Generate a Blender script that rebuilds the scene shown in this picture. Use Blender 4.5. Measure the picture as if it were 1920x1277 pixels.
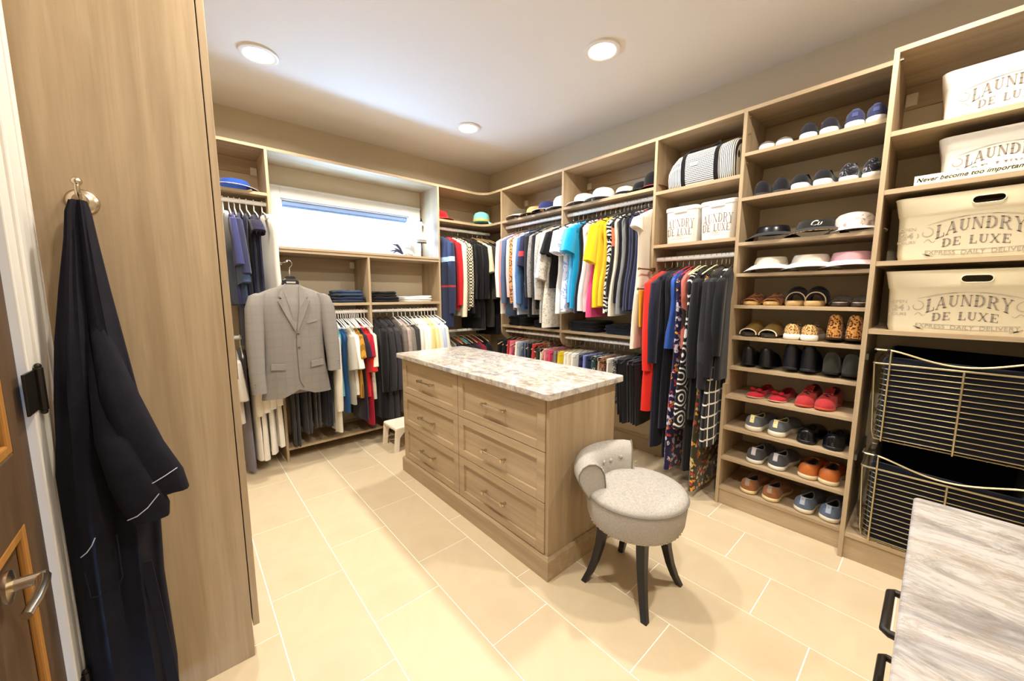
import bpy, math, random
from mathutils import Vector, Matrix
C = bpy.context; S = C.scene
for o in list(bpy.data.objects): bpy.data.objects.remove(o)
R = random.Random(7)
PI = math.pi; rad = math.radians
sin, cos = math.sin, math.cos

# ---------------------------------------------------------------- camera
cd = bpy.data.cameras.new('camera'); cam = bpy.data.objects.new('camera', cd)
S.collection.objects.link(cam); S.camera = cam
cd.sensor_width = 36; cd.lens = 703.09/1920*36; cd.clip_start = .02
cam.location = (0, 0, 1.357)
cam.rotation_euler = (rad(90-7.0142), 0, rad(-41.3583))
# ---------------------------------------------------------------- world
w = bpy.data.worlds.new('sky'); S.world = w; w.use_nodes = True
bg = w.node_tree.nodes['Background']; bg.inputs[0].default_value = (.33, .60, 1, 1); bg.inputs[1].default_value = 75.0
# ---------------------------------------------------------------- exposure
S.view_settings.view_transform = 'Standard'; S.view_settings.look = 'None'
S.view_settings.exposure = 0.10; S.view_settings.gamma = 1; S.view_settings.use_curve_mapping = False
# ---------------------------------------------------------------- ceiling lamps' light
LX, LY, ZC = (.474, 1.99), (2.84, 1.455, .07), 2.79
LAMPE = 26
def lamp_light(x, y):
    l = bpy.data.lights.new('downlight_beam', 'AREA'); l.shape = 'DISK'; l.size = .12; l.energy = LAMPE
    l.color = (1, .922, .805); l.spread = rad(165)
    o = bpy.data.objects.new('downlight_beam', l); S.collection.objects.link(o)
    o.location = (x, y, ZC-.035); return o
for lx in LX:
    for ly in LY: lamp_light(lx, ly)
# daylight guided through the window
l = bpy.data.lights.new('window_portal', 'AREA'); l.shape = 'RECTANGLE'; l.size = 1.2; l.size_y = .36
o = bpy.data.objects.new('window_portal', l); S.collection.objects.link(o)
o.location = (1.28, 3.9, 2.0); o.rotation_euler = (rad(-90), 0, 0); l.cycles.is_portal = True

# ================================================================ helpers
class MB:
    def __init__(s): s.v = []; s.f = []; s.mi = []; s.m = 0
    def add(s, vs, fs):
        n = len(s.v); s.v += [tuple(a) for a in vs]; s.f += [tuple(i+n for i in f) for f in fs]; s.mi += [s.m]*len(fs); return s
    def box(s, x0, x1, y0, y1, z0, z1):
        return s.add([(x, y, z) for x in (x0, x1) for y in (y0, y1) for z in (z0, z1)],
            [(0,1,3,2),(4,6,7,5),(0,4,5,1),(2,3,7,6),(0,2,6,4),(1,5,7,3)])
    def loft(s, rings, cap=True, closed=True):
        n = len(rings[0]); vs = [p for r in rings for p in r]; fs = []
        for i in range(len(rings)-1):
            for j in range(n if closed else n-1):
                k = (j+1) % n
                fs.append((i*n+j, i*n+k, (i+1)*n+k, (i+1)*n+j))
        if cap and closed:
            fs.append(tuple(range(n-1, -1, -1))); fs.append(tuple((len(rings)-1)*n+j for j in range(n)))
        return s.add(vs, fs)
    def tube(s, pts, r, n=6, cap=True):
        P = [Vector(p) for p in pts]; rings = []; rr = r if isinstance(r, (list, tuple)) else [r]*len(P)
        ref = None
        for i, p in enumerate(P):
            t = (P[min(i+1, len(P)-1)]-P[max(i-1, 0)]).normalized()
            if ref is None: ref = Vector((0,0,1)) if abs(t.z) < .9 else Vector((1,0,0))
            a = t.cross(ref).normalized(); b = a.cross(t).normalized(); ref = b
            rings.append([p+(a*cos(2*PI*j/n)+b*sin(2*PI*j/n))*rr[i] for j in range(n)])
        return s.loft(rings, cap)
    def lathe(s, prof, cx=0, cy=0, n=24, cap=True):
        return s.loft([[(cx+r*cos(2*PI*j/n), cy+r*sin(2*PI*j/n), z) for j in range(n)] for r, z in prof], cap)
    def prism(s, poly, a, b, ax='z'):     # polygon extruded along ax
        def m(p, h):
            return {'z': (p[0], p[1], h), 'y': (p[0], h, p[1]), 'x': (h, p[0], p[1])}[ax]
        return s.loft([[m(p, a) for p in poly], [m(p, b) for p in poly]])
    def sphere(s, c, r, n=10, sz=1.):
        return s.lathe([(max(r*sin(PI*i/8), 1e-4), c[2]-r*sz*cos(PI*i/8)) for i in range(9)], c[0], c[1], n)
    def mesh(s, name, mats):
        me = bpy.data.meshes.new(name); me.from_pydata(s.v, [], s.f)
        for m in (mats if isinstance(mats, (list, tuple)) else [mats]): me.materials.append(m)
        if any(s.mi): me.polygons.foreach_set('material_index', s.mi)
        import bmesh
        b = bmesh.new(); b.from_mesh(me); bmesh.ops.recalc_face_normals(b, faces=b.faces); b.to_mesh(me); b.free()
        me.update(); return me
    def obj(s, name, mats, parent=None, smooth=False, bevel=0, seg=2):
        me = s.mesh(name, mats); o = bpy.data.objects.new(name, me); S.collection.objects.link(o)
        if smooth:
            me.polygons.foreach_set('use_smooth', [True]*len(me.polygons))
            try: me.set_sharp_from_angle(angle=rad(50))
            except Exception: pass
        if bevel:
            md = o.modifiers.new('bevel', 'BEVEL'); md.width = bevel; md.segments = seg; md.limit_method = 'ANGLE'
        if parent: o.parent = parent
        return o
WO = {}
def thing(name, label, cat, loc=(0,0,0), rz=0, group=None):
    o = bpy.data.objects.new(name, None); S.collection.objects.link(o); o.empty_display_size = .05
    o.location = loc; o.rotation_euler = (0,0,rz); o['label'] = label; o['category'] = cat
    if group: o['group'] = group
    WO[o.name] = Vector(loc); return o
def tag(o, label, cat, group=None):
    o['label'] = label; o['category'] = cat
    if group: o['group'] = group
    return o
def wpart(mb, name, mats, parent, **k):    # geometry given in room coordinates, parent an unrotated thing
    o = mb.obj(name, mats, parent, **k)
    if parent.name in WO: o.location = -WO[parent.name]
    return o
def centre(o):                              # put a mesh object's origin at its base
    me = o.data; xs = [v.co.x for v in me.vertices]; ys = [v.co.y for v in me.vertices]; zs = [v.co.z for v in me.vertices]
    c = Vector(((min(xs)+max(xs))/2, (min(ys)+max(ys))/2, min(zs)))
    me.transform(Matrix.Translation(-c)); o.location = o.location+c; return o
def struct(o): o['kind'] = 'structure'; return o
def copy_tree(o, parent=None):
    c = o.copy(); S.collection.objects.link(c)
    if parent is not None: c.parent = parent
    for ch in list(o.children): copy_tree(ch, c)
    return c

# ---------------------------------------------------------------- materials
def srgb(c):
    if isinstance(c, str): c = tuple(int(c[i:i+2], 16)/255 for i in (0, 2, 4))
    return tuple(x/12.92 if x <= .04045 else ((x+.055)/1.055)**2.4 for x in c)+(1,)
MC = {}
class NT:
    def __init__(s, name):
        s.m = bpy.data.materials.new(name); s.m.use_nodes = True; s.t = s.m.node_tree; s.b = s.t.nodes['Principled BSDF']
        s.tc = s.n('ShaderNodeTexCoord')
    def n(s, ty, **k):
        x = s.t.nodes.new(ty)
        for a, v in k.items():
            if a.startswith('i_'):
                q = a[2:]; x.inputs[int(q) if q.isdigit() else q].default_value = v
            else: setattr(x, a, v)
        return x
    def l(s, a, b): s.t.links.new(a, b)
    def coord(s, scale=(1,1,1), rot=(0,0,0), kind='Object'):
        m = s.n('ShaderNodeMapping'); m.inputs['Scale'].default_value = scale; m.inputs['Rotation'].default_value = rot
        s.l(s.tc.outputs[kind], m.inputs[0]); return m.outputs[0]
    def noise(s, co, sc, det=4, rough=.5, dist=0):
        x = s.n('ShaderNodeTexNoise'); x.inputs['Scale'].default_value = sc; x.inputs['Detail'].default_value = det
        x.inputs['Roughness'].default_value = rough; x.inputs['Distortion'].default_value = dist; s.l(co, x.inputs['Vector']); return x.outputs[0]
    def wave(s, co, sc, ax='X', dist=0, prof='SIN', dsc=1, bands='BANDS'):
        x = s.n('ShaderNodeTexWave', wave_type=bands, wave_profile=prof)
        if bands == 'BANDS': x.bands_direction = ax
        x.inputs['Scale'].default_value = sc; x.inputs['Distortion'].default_value = dist; x.inputs['Detail Scale'].default_value = dsc
        s.l(co, x.inputs['Vector']); return x.outputs[1]
    def ramp(s, fac, stops, interp='LINEAR'):
        x = s.n('ShaderNodeValToRGB'); x.color_ramp.interpolation = interp; e = x.color_ramp.elements
        while len(e) < len(stops): e.new(.5)
        for i, (p, c) in enumerate(stops):
            e[i].position = p; e[i].color = srgb(c) if isinstance(c, str) else tuple(c)
        s.l(fac, x.inputs[0]); return x.outputs[0]
    def mix(s, fac, a, b, mode='MIX'):
        x = s.n('ShaderNodeMix', data_type='RGBA', blend_type=mode)
        for i, v in ((0, fac), (6, a), (7, b)):
            if hasattr(v, 'is_output'): s.l(v, x.inputs[i])
            else: x.inputs[i].default_value = srgb(v) if isinstance(v, str) else v
        return x.outputs[2]
    def math(s, op, a, b=0.):
        x = s.n('ShaderNodeMath', operation=op)
        for i, v in ((0, a), (1, b)):
            if hasattr(v, 'is_output'): s.l(v, x.inputs[i])
            else: x.inputs[i].default_value = v
        return x.outputs[0]
    def sep(s, co):
        x = s.n('ShaderNodeSeparateXYZ'); s.l(co, x.inputs[0]); return x.outputs
    def base(s, c):
        if hasattr(c, 'is_output'): s.l(c, s.b.inputs['Base Color'])
        else: s.b.inputs['Base Color'].default_value = srgb(c) if isinstance(c, str) else c
    def bump(s, h, st=.2, d=.002):
        x = s.n('ShaderNodeBump'); x.inputs['Strength'].default_value = st; x.inputs['Distance'].default_value = d
        s.l(h, x.inputs['Height']); s.l(x.outputs[0], s.b.inputs['Normal'])
    def rough(s, r, metal=0, spec=.5):
        s.b.inputs['Roughness'].default_value = r; s.b.inputs['Metallic'].default_value = metal; s.b.inputs['Specular IOR Level'].default_value = spec
def plain(c, r=.5, metal=0, spec=.4):
    k = ('p', c, r, metal)
    if k not in MC:
        t = NT('plain_'+str(c)); t.base(c); t.rough(r, metal, spec)
        if metal < .5:
            t.bump(t.noise(t.coord(), 180, 2), .05, .0005)
        MC[k] = t.m
    return MC[k]
def emit(name, c, st):
    t = NT(name); t.base('000000'); t.b.inputs['Emission Color'].default_value = srgb(c); t.b.inputs['Emission Strength'].default_value = st; return t.m
def wood(axis, a='907a5d', b='ac9678', d='bfaa8a'):
    k = ('w', axis, a, b, d)
    if k in MC: return MC[k]
    t = NT('oak_grain_'+axis); sc = [26, 26, 26]; sc['xyz'.index(axis)] = 1.3
    co = t.coord(tuple(sc)); n1 = t.noise(co, 1., 5, .6, .6)
    sc2 = [5, 5, 5]; sc2['xyz'.index(axis)] = .45
    co2 = t.coord(tuple(sc2)); n2 = t.noise(co2, 1., 3, .5, 1.4)
    sc3 = [150, 150, 150]; sc3['xyz'.index(axis)] = 5
    n3 = t.noise(t.coord(tuple(sc3)), 1., 2)
    f = t.math('ADD', t.math('MULTIPLY', n1, .5), t.math('MULTIPLY', n2, .5))
    c = t.ramp(f, [(.26, a), (.5, b), (.74, d)])
    c = t.mix(t.math('MULTIPLY', t.ramp(n3, [(.5, (0,0,0,1)), (.75, (1,1,1,1))]), .28), c, a)
    t.base(c); t.rough(.55, 0, .3); t.bump(n3, .12, .0008); MC[k] = t.m; return t.m
def stone(name, scale=(1,1,1), rot=(0,0,0), warm=1, dk=(1,1,1,1)):
    t = NT(name); co = t.coord(scale, rot)
    n0 = t.noise(co, 1.6, 6, .6, 1.2); n1 = t.noise(co, 4.5, 8, .65, 2.2); n2 = t.noise(co, 42, 6, .75, .5); n4 = t.noise(co, 11, 8, .7, 1.5)
    c = t.ramp(n1, [(.28, '77767a'), (.40, 'a9a5a3'), (.50, 'd3cec8'), (.60, 'dcd8d2'), (.70, 'a9a298')])
    c = t.mix(t.ramp(n0, [(.48, (0,0,0,1)), (.62, (1,1,1,1))]), c, t.ramp(n4, [(.35, '857c70'), (.48, 'bfb3a0'), (.6, 'd6cfc4')]))
    v = t.ramp(n4, [(.40, (0,0,0,1)), (.455, (1,1,1,1)), (.50, (0,0,0,1))])
    c = t.mix(t.math('MULTIPLY', v, .5*warm), c, '94795a')
    v2 = t.ramp(n2, [(.60, (0,0,0,1)), (.70, (1,1,1,1))])
    c = t.mix(t.math('MULTIPLY', v2, .45), c, '6e675f'); c = t.mix(1., c, dk, 'MULTIPLY')
    t.base(c); t.rough(.12, 0, .5); return t.m
def paint(name, c, r=.8):
    t = NT(name); t.base(c); t.rough(r, 0, .25); t.bump(t.noise(t.coord(), 260, 3), .12, .001); return t.m
FN = [0]
def cloth(c, kind='', c2='ffffff', c3='000000', sc=1., r=.9):
    k = ('c', c, kind, c2, c3, sc, r)
    if k in MC: return MC[k]
    t = NT('fabric_'+(kind or 'plain')); co = t.coord(); s = t.sep(co)
    if kind == '': col = t.mix(t.math('MULTIPLY', t.noise(co, 90*sc, 3), .25), c, tuple(.55*x for x in srgb(c)[:3])+(1,))
    elif kind == 'melange': col = t.mix(t.noise(t.coord((60, 60, 300)), 1, 3, .7), c, c2)
    elif kind == 'hstripe': col = t.ramp(t.math('FRACT', t.math('MULTIPLY', s[2], 12*sc)), [(0, c), (.6, c2)], 'CONSTANT')
    elif kind == 'vstripe': col = t.ramp(t.math('FRACT', t.math('MULTIPLY', s[0], 30*sc)), [(0, c), (.5, c2)], 'CONSTANT')
    elif kind == 'band': col = t.ramp(t.math('MULTIPLY', s[2], -1.), [(0, c), (.30, c2), (.345, c), (.58, c3), (.60, c)], 'CONSTANT')
    elif kind == 'plaid':
        a = t.math('FRACT', t.math('MULTIPLY', s[0], 14*sc)); b = t.math('FRACT', t.math('MULTIPLY', s[2], 14*sc))
        la = t.ramp(a, [(0, (0,0,0,1)), (.72, (1,1,1,1)), (.80, (0,0,0,1)), (.88, (1,1,1,1)), (.92, (0,0,0,1))], 'CONSTANT')
        lb = t.ramp(b, [(0, (0,0,0,1)), (.72, (1,1,1,1)), (.80, (0,0,0,1)), (.88, (1,1,1,1)), (.92, (0,0,0,1))], 'CONSTANT')
        col = t.mix(t.math('MULTIPLY', la, .45), c, c2); col = t.mix(t.math('MULTIPLY', lb, .45), col, c2)
        col = t.mix(t.math('MULTIPLY', t.noise(t.coord((500,500,500)), 1, 2), .5), col, c3)
    elif kind == 'check':
        x = t.n('ShaderNodeTexChecker'); x.inputs['Scale'].default_value = 70*sc; t.l(co, x.inputs[0]); x.inputs[1].default_value = srgb(c); x.inputs[2].default_value = srgb(c2); col = x.outputs[0]
    elif kind == 'spots':
        x = t.n('ShaderNodeTexVoronoi'); x.inputs['Scale'].default_value = 55*sc; t.l(co, x.inputs[0])
        col = t.ramp(x.outputs[0], [(0, c3), (.12, c3), (.30, c2), (.45, c2), (.5, c)], 'CONSTANT')
    elif kind == 'floral':
        x = t.n('ShaderNodeTexVoronoi'); x.inputs['Scale'].default_value = 28*sc; x.inputs['Randomness'].default_value = 1; t.l(co, x.inputs[0])
        h = t.n('ShaderNodeSeparateColor'); t.l(x.outputs[1], h.inputs[0])
        col = t.ramp(h.outputs[0], [(0, c), (.45, c2), (.6, c3), (.72, c), (.9, 'e8a040')], 'CONSTANT')
        col = t.mix(t.ramp(t.noise(co, 60*sc, 2), [(.55, (0,0,0,1)), (.6, (1,1,1,1))]), col, c)
    elif kind == 'swirl': col = t.ramp(t.wave(co, 9*sc, 'Z', 9, 'SIN', 2), [(0, c), (.55, c2)], 'CONSTANT')
    elif kind == 'lace': col = t.mix(t.ramp(t.noise(co, 60*sc, 4, .7, 1), [(.52, (0,0,0,1)), (.60, (1,1,1,1))]), c, c2)
    elif kind == 'rings':
        x = t.math('SUBTRACT', t.math('FRACT', t.math('MULTIPLY', s[0], 7*sc)), .5); z = t.math('SUBTRACT', t.math('FRACT', t.math('MULTIPLY', s[2], 7*sc)), .5)
        d = t.math('SQRT', t.math('ADD', t.math('MULTIPLY', x, x), t.math('MULTIPLY', z, z)))
        col = t.ramp(t.math('FRACT', t.math('MULTIPLY', d, 5.)), [(0, c), (.62, c2)], 'CONSTANT')
    elif kind == 'grid':
        n = t.math('MULTIPLY', t.noise(co, 6, 2), .25)
        a = t.math('FRACT', t.math('ADD', t.math('MULTIPLY', s[0], 16*sc), n)); b = t.math('FRACT', t.math('ADD', t.math('MULTIPLY', s[2], 13*sc), n))
        m = t.math('MAXIMUM', t.ramp(a, [(0, (0,0,0,1)), (.86, (1,1,1,1))], 'CONSTANT'), t.ramp(b, [(0, (0,0,0,1)), (.86, (1,1,1,1))], 'CONSTANT'))
        col = t.mix(m, c, c2)
    elif kind == 'fade': col = t.ramp(t.math('MULTIPLY', s[2], -1.), [(.08, c), (.38, c2), (.6, c2)])
    elif kind == 'hem': col = t.ramp(t.math('ADD', t.math('MULTIPLY', s[2], -1.), t.math('MULTIPLY', t.noise(co, 30, 2), .1)), [(0, c), (sc*.5, c2), (sc*.5+.12, c)], 'CONSTANT')
    t.base(col); t.rough(r, 0, .15)
    if 'Sheen Weight' in t.b.inputs: t.b.inputs['Sheen Weight'].default_value = .15
    t.bump(t.noise(t.coord((1,1,1)), 420, 2), .25, .0012)
    MC[k] = t.m; return t.m
WX, WY, WZ = wood('x'), wood('y'), wood('z')
WHITE = plain('f0eee8', .4); CHROME = plain('c8c4bc', .25, 1); NICKEL = plain('cabda6', .26, 1); BLACK = plain('15151a', .5); DARKM = plain('2b2622', .4, .6)
ROD = plain('f0eee9', .3); WIRE = plain('c6b994', .34, .9)
WALLM = paint('wall_paint', 'c8baa0'); CEILM = paint('ceiling_paint', 'e4dfd8'); TRIMM = paint('trim_paint', 'd8d3cb', .4)
# ================================================================ the room
XL, XR, YB, YF = -.29, 2.94, 3.755, -1.3
m = MB(); m.box(XL, XR, YF, YB, -.06, -.0012); fl = struct(m.obj('floor', plain('f8f2e4', .8)))
tm = NT('cream_floor_tile'); co = tm.coord(); oi = tm.n('ShaderNodeObjectInfo')
c = tm.ramp(tm.noise(co, 3, 5, .6, .6), [(.3, 'c6b496'), (.6, 'd0c0a3'), (.8, 'd8c8ac')])
c = tm.mix(tm.math('MULTIPLY', oi.outputs['Random'], .22), c, 'c7b08c')
tm.base(c); tm.rough(.42, 0, .35); tm.bump(tm.noise(co, 160, 3), .08, .001); TILE = tm.m
TW, TL, TG = .305, .611, .0022
tmesh = {}
for i in range(-1, 11):
    x0 = -.109+TW*i; s0 = 2.452+.2045*((i-1) % 3)
    for k in range(-4, 8):
        y1 = s0-TL*k; y0 = y1-TL
        a, b, c_, d = max(x0+TG, XL), min(x0+TW-TG, XR), max(y0+TG, YF), min(y1-TG, YB)
        if b-a < .01 or d-c_ < .01: continue
        key = (round(b-a, 3), round(d-c_, 3))
        if key not in tmesh:
            q = MB(); q.box(0, b-a, 0, d-c_, -.012, 0); tmesh[key] = q.mesh('tile', TILE)
        t = bpy.data.objects.new('tile', tmesh[key]); S.collection.objects.link(t); t.parent = fl; t.location = (a, c_, 0)
m = MB(); m.box(XL, XR+.15, YF, YB+.15, ZC, ZC+.1); struct(m.obj('ceiling', CEILM))
m = MB(); m.box(XR, XR+.12, YF, YB+.15, 0, ZC); struct(m.obj('wall_right', WALLM))
m = MB(); m.box(XL-.12, XR+.12, YF-.12, YF, 0, ZC); struct(m.obj('wall_front', WALLM))
# left wall with the doorway y .62..1.43
m = MB(); m.box(XL-.12, XL, 1.45, YB+.15, 0, ZC); m.box(XL-.12, XL, YF, .60, 0, ZC); m.box(XL-.12, XL, .60, 1.45, 2.10, ZC)
struct(m.obj('wall_left', WALLM))
# back wall with the window opening
WX0, WX1, WZ0, WZ1 = .70, 1.862, 1.85, 2.165
m = MB()
m.box(XL, WX0, YB, YB+.15, 0, ZC); m.box(WX1, XR, YB, YB+.15, 0, ZC); m.box(WX0, WX1, YB, YB+.15, 0, WZ0); m.box(WX0, WX1, YB, YB+.15, WZ1, ZC)
struct(m.obj('wall_back', WALLM))
# window
WIN = plain('f0f1f2', .35)
m = MB(); y0, y1 = YB+.07, YB+.12
m.box(WX0, WX0+.035, y0, y1, WZ0, WZ1); m.box(WX1-.035, WX1, y0, y1, WZ0, WZ1); m.box(WX0+.035, WX1-.035, y0, y1, WZ0, WZ0+.035); m.box(WX0+.035, WX1-.035, y0, y1, WZ1-.035, WZ1)
wn = struct(m.obj('window_1', WIN, bevel=.003))
m = MB()
for x in (1.06, 1.45): m.box(x-.004, x+.004, y0+.02, y0+.03, WZ0+.035, WZ1-.035)
m.obj('muntin', plain('dfe6ee', .4), wn)
g = NT('window_glass'); tr = g.n('ShaderNodeBsdfTransparent'); gl = g.n('ShaderNodeBsdfGlossy'); gl.inputs['Roughness'].default_value = .02
mx = g.n('ShaderNodeMixShader'); mx.inputs[0].default_value = .06; g.l(tr.outputs[0], mx.inputs[1]); g.l(gl.outputs[0], mx.inputs[2])
g.l(mx.outputs[0], g.t.nodes['Material Output'].inputs[0])
m = MB(); m.box(WX0+.03, WX1-.03, y0+.038, y0+.042, WZ0+.03, WZ1-.03); m.obj('pane', g.m, wn)
m = MB(); a, b = .605, 1.985
m.box(a, WX0, YB-.022, YB, 1.745, 2.262); m.box(WX1, b, YB-.022, YB, 1.745, 2.262); m.box(WX0, WX1, YB-.022, YB, WZ1, 2.262); m.box(WX0, WX1, YB-.022, YB, 1.745, WZ0)
for i, zz in enumerate((WZ0, WZ1)): m.box(WX0, WX1, YB, YB+.07, zz-(.012 if i else 0), zz+(0 if i else .012))
m.box(WX0, WX0+.012, YB, YB+.07, WZ0+.012, WZ1-.012); m.box(WX1-.012, WX1, YB, YB+.07, WZ0+.012, WZ1-.012)
m.box(a-.004, b+.004, YB-.03, YB-.0215, 2.245, 2.262)
struct(m.obj('trim_1', TRIMM, bevel=.004))
bl = thing('roller_blind', 'light grey blind cassette tinted daylight blue, rolled up at the top of the window', 'blind', (1.28, YB+.04, 2.11))
m = MB(); m.box(WX0+.014, WX1-.014, YB+.015, YB+.062, 2.115, 2.152); wpart(m, 'cassette', plain('8096ba', .6), bl, bevel=.004)  # blue of the outdoor light put into the cassette and rail colours
m = MB(); m.box(WX0+.02, WX1-.02, YB+.022, YB+.05, 2.098, 2.1145); wpart(m, 'bottom_rail', plain('6880aa', .6), bl, bevel=.003)
# baseboards
def profile_base(name, axis, a, b, face, sgn):
    m = MB(); P = [(0, 0), (0, .135), (-.004, .14), (-.006, .118), (-.012, .112), (-.014, .10), (-.014, 0)]
    P = [(face+sgn*p[0], p[1]) for p in P]
    m.prism(P, a, b, axis); return struct(m.obj(name, plain('b3a488', .6)))
profile_base('baseboard_right', 'y', YF, YB-.015, XR, 1)
mm = MB(); mm.box(XL+.0, XR-.02, YB-.014, YB, 0, .13); struct(mm.obj('baseboard_back', plain('b3a488', .6), bevel=.004))
# doorway on the left: casing, jamb, door, hinges
m = MB(); m.box(XL, XL+.020, 1.45, 1.545, 0, 2.19); m.box(XL, XL+.026, 1.535, 1.56, 0, 2.215); m.box(XL, XL+.02, .50, .60, 0, 2.19); m.box(XL, XL+.02, .60, 1.45, 2.095, 2.19)
m.box(XL, XL+.012, 1.452, 1.47, 0, 2.19)
struct(m.obj('trim_2', TRIMM, bevel=.004))
m = MB(); m.box(XL-.12, XL+.012, 1.39, 1.4495, 0, 2.10); m.box(XL-.12, XL+.012, .6, .63, 0, 2.10); m.box(XL-.12, XL+.012, .63, 1.39, 2.07, 2.0995)
struct(m.obj('trim_3', TRIMM, bevel=.003))
DW = wood('z', '3b2a1c', '54402c', '644c34'); DG = wood('z', '7a5226', '9a6a30', 'b27e3e')
m = MB(); X0, X1 = XL-.045, XL-.004
m.box(X0, X1, 1.285, 1.386, .01, 2.065); m.box(X0, X1, .634, .74, .01, 2.065)
m.box(X0, X1, .74, 1.285, .01, .25); m.box(X0, X1, .74, 1.285, .86, 1.02); m.box(X0, X1, .74, 1.285, 1.93, 2.065)
m.box(X0+.01, X1-.014, .74, 1.285, .25, .86); m.box(X0+.01, X1-.014, .74, 1.285, 1.02, 1.93)
dr = struct(m.obj('door_1', DW, bevel=.003))
for za, zb in ((.25, .86), (1.02, 1.93)):
    m = MB()
    m.box(X1-.014, X1-.001, 1.262, 1.285, za, zb); m.box(X1-.014, X1-.001, .74, .763, za, zb); m.box(X1-.014, X1-.001, .763, 1.262, za, za+.023); m.box(X1-.014, X1-.001, .763, 1.262, zb-.023, zb)
    q = m.obj('panel_moulding', DG, dr, bevel=.004); q['label'] = 'lighter honey-coloured moulding'
for zc in (.30, 1.13, 1.86):
    m = MB(); m.box(XL+.010, XL+.015, 1.335, 1.415, zc-.048, zc+.048)
    m.tube([(XL+.02, 1.42, zc-.052), (XL+.02, 1.42, zc+.052)], .0085, 8); m.sphere((XL+.02, 1.42, zc+.056), .007, 8); m.sphere((XL+.02, 1.42, zc-.056), .007, 8)
    q = m.obj('hinge', DARKM, dr, bevel=.001); q['label'] = 'dark bronze hinge'
hd = MB(); hd.lathe([(.03, 0), (.03, .006), (.012, .01), (.011, .05), (.0, .05)], 0, 0, 20)
hd.tube([(0, 0, .045), (0, -.03, .05), (.002, -.08, .05), (.004, -.12, .046)], [.011, .010, .009, .008], 8)
q = hd.obj('door_handle', NICKEL, dr, smooth=True); q.rotation_euler = (0, rad(90), 0); q.location = (X1, 1.13, .80)
q.rotation_euler = (0, rad(90), 0)
# ================================================================ ceiling lamps
LENS = emit('lamp_lens', 'fff4e2', 14)
rows = {2.84: 'far row near the window wall', 1.455: 'middle row over the island', .07: 'near row behind the viewer'}
proto = None
for i, lx in enumerate(LX):
    for ly in LY:
        lab = f"round recessed ceiling downlight on the {'left' if i == 0 else 'right'} side, in the {rows[ly]}"
        t = thing('ceiling_downlight', lab, 'ceiling light', (lx, ly, ZC-.012), 0, 'recessed ceiling downlights')
        m = MB(); m.loft([[(r*cos(2*PI*j/32), r*sin(2*PI*j/32), z) for j in range(32)] for r, z in ((.105, .0115), (.104, .002), (.086, -.002), (.078, .004), (.078, .0115))], cap=False)
        m.obj('trim_ring', plain('e8e2d8', .4), t, smooth=True)
        m = MB(); m.lathe([(.0, .003), (.05, .001), (.0775, .006), (.0775, .011)], n=32); m.obj('lens', LENS, t, smooth=True)
# ================================================================ closet joinery
TH = .019
def box_part(t, name, mat, *b, bevel=.0012, **k):
    m = MB(); m.box(*b); return wpart(m, name, mat, t, bevel=bevel, **k)
ZT = 2.44
def rod_part(t, a, b):
    m = MB(); m.tube([a, b], .0155, 12); return wpart(m, 'hanging_rod', ROD, t, smooth=True)
def bracket(t, x, y, z, ax='y'):
    m = MB()
    if ax == 'y': m.box(x-.02, x, y-.045, y, z-.03, z+.03)
    else: m.box(x-.045, x, y-.02, y, z-.03, z+.03)
    return wpart(m, 'wall_bracket', plain('d8cdb4', .5), t, bevel=.004)
XB, XD, XC_, YA = 2.583, 2.54, 2.474, 3.39
XW, YW = XR, YB
# -- wall B hanging bays
def hang_bay(ya, yb, label, left=True, lower=True):
    t = thing('hanging_unit', label, 'closet unit', ((XB+XW)/2, (ya+yb)/2, .87))
    box_part(t, 'top_board', WY, XB, XW, yb+TH/2, ya-TH/2, ZT-.022, ZT)
    box_part(t, 'shelf', WY, XB, XW, yb+TH/2, ya-TH/2, 2.09, 2.112)
    box_part(t, 'back_rail', WY, XW-.016, XW, yb+TH/2, ya-TH/2, 2.31, ZT-.022)
    box_part(t, 'shelf', WY, XB, XW, yb+TH/2, ya-TH/2, 1.012, 1.034)
    rod_part(t, (2.65, yb+TH/2, 2.052), (2.65, ya-TH/2, 2.052)); rod_part(t, (2.65, yb+TH/2, .965), (2.65, ya-TH/2, .965))
    bracket(t, XW-.016, ya-TH/2-.003, 2.34)
    return t
P1, P2, P3, P4, P5 = 3.105, 2.265, 1.406, .854, .2265
def upright_poly(zb):   # profile in x,z with the rounded lower front corner
    r = .12; P = [(XW, ZT), (XB, ZT), (XB, zb+r)]
    P += [(XB+r-r*cos(a), zb+r-r*sin(a)) for a in [PI/2*i/6 for i in range(1, 7)]]
    return P+[(XW, zb)]
u1 = hang_bay(P1, P2, 'oak double-hanging closet unit on the right wall nearest the corner', 1)
u2 = hang_bay(P2, P3, 'oak double-hanging closet unit on the right wall above the island end', 1)
for t, ys in ((u1, (P1,)), (u2, (P2, P3))):
    for y in ys:
        m = MB(); m.prism(upright_poly(.87), y-TH/2, y+TH/2, 'y'); wpart(m, 'side_panel', WZ, t)
# -- long hang bay
t = thing('hanging_unit', 'narrow oak unit with striped bag, hampers and long-hanging clothes', 'closet unit', ((XB+XW)/2, (P3+P4)/2, 1.58))
for z in (2.073, 1.706): box_part(t, 'shelf', WY, XB, XW, P4+TH/2, P3-TH/2, z-.022, z)
box_part(t, 'top_board', WY, XB, XW, P4+TH/2, P3-TH/2, ZT-.022, ZT)
box_part(t, 'back_rail', WY, XW-.016, XW, P4+TH/2, P3-TH/2, 2.31, ZT-.022)
rod_part(t, (2.65, P4+TH/2, 1.607), (2.65, P3-TH/2, 1.607))
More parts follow.
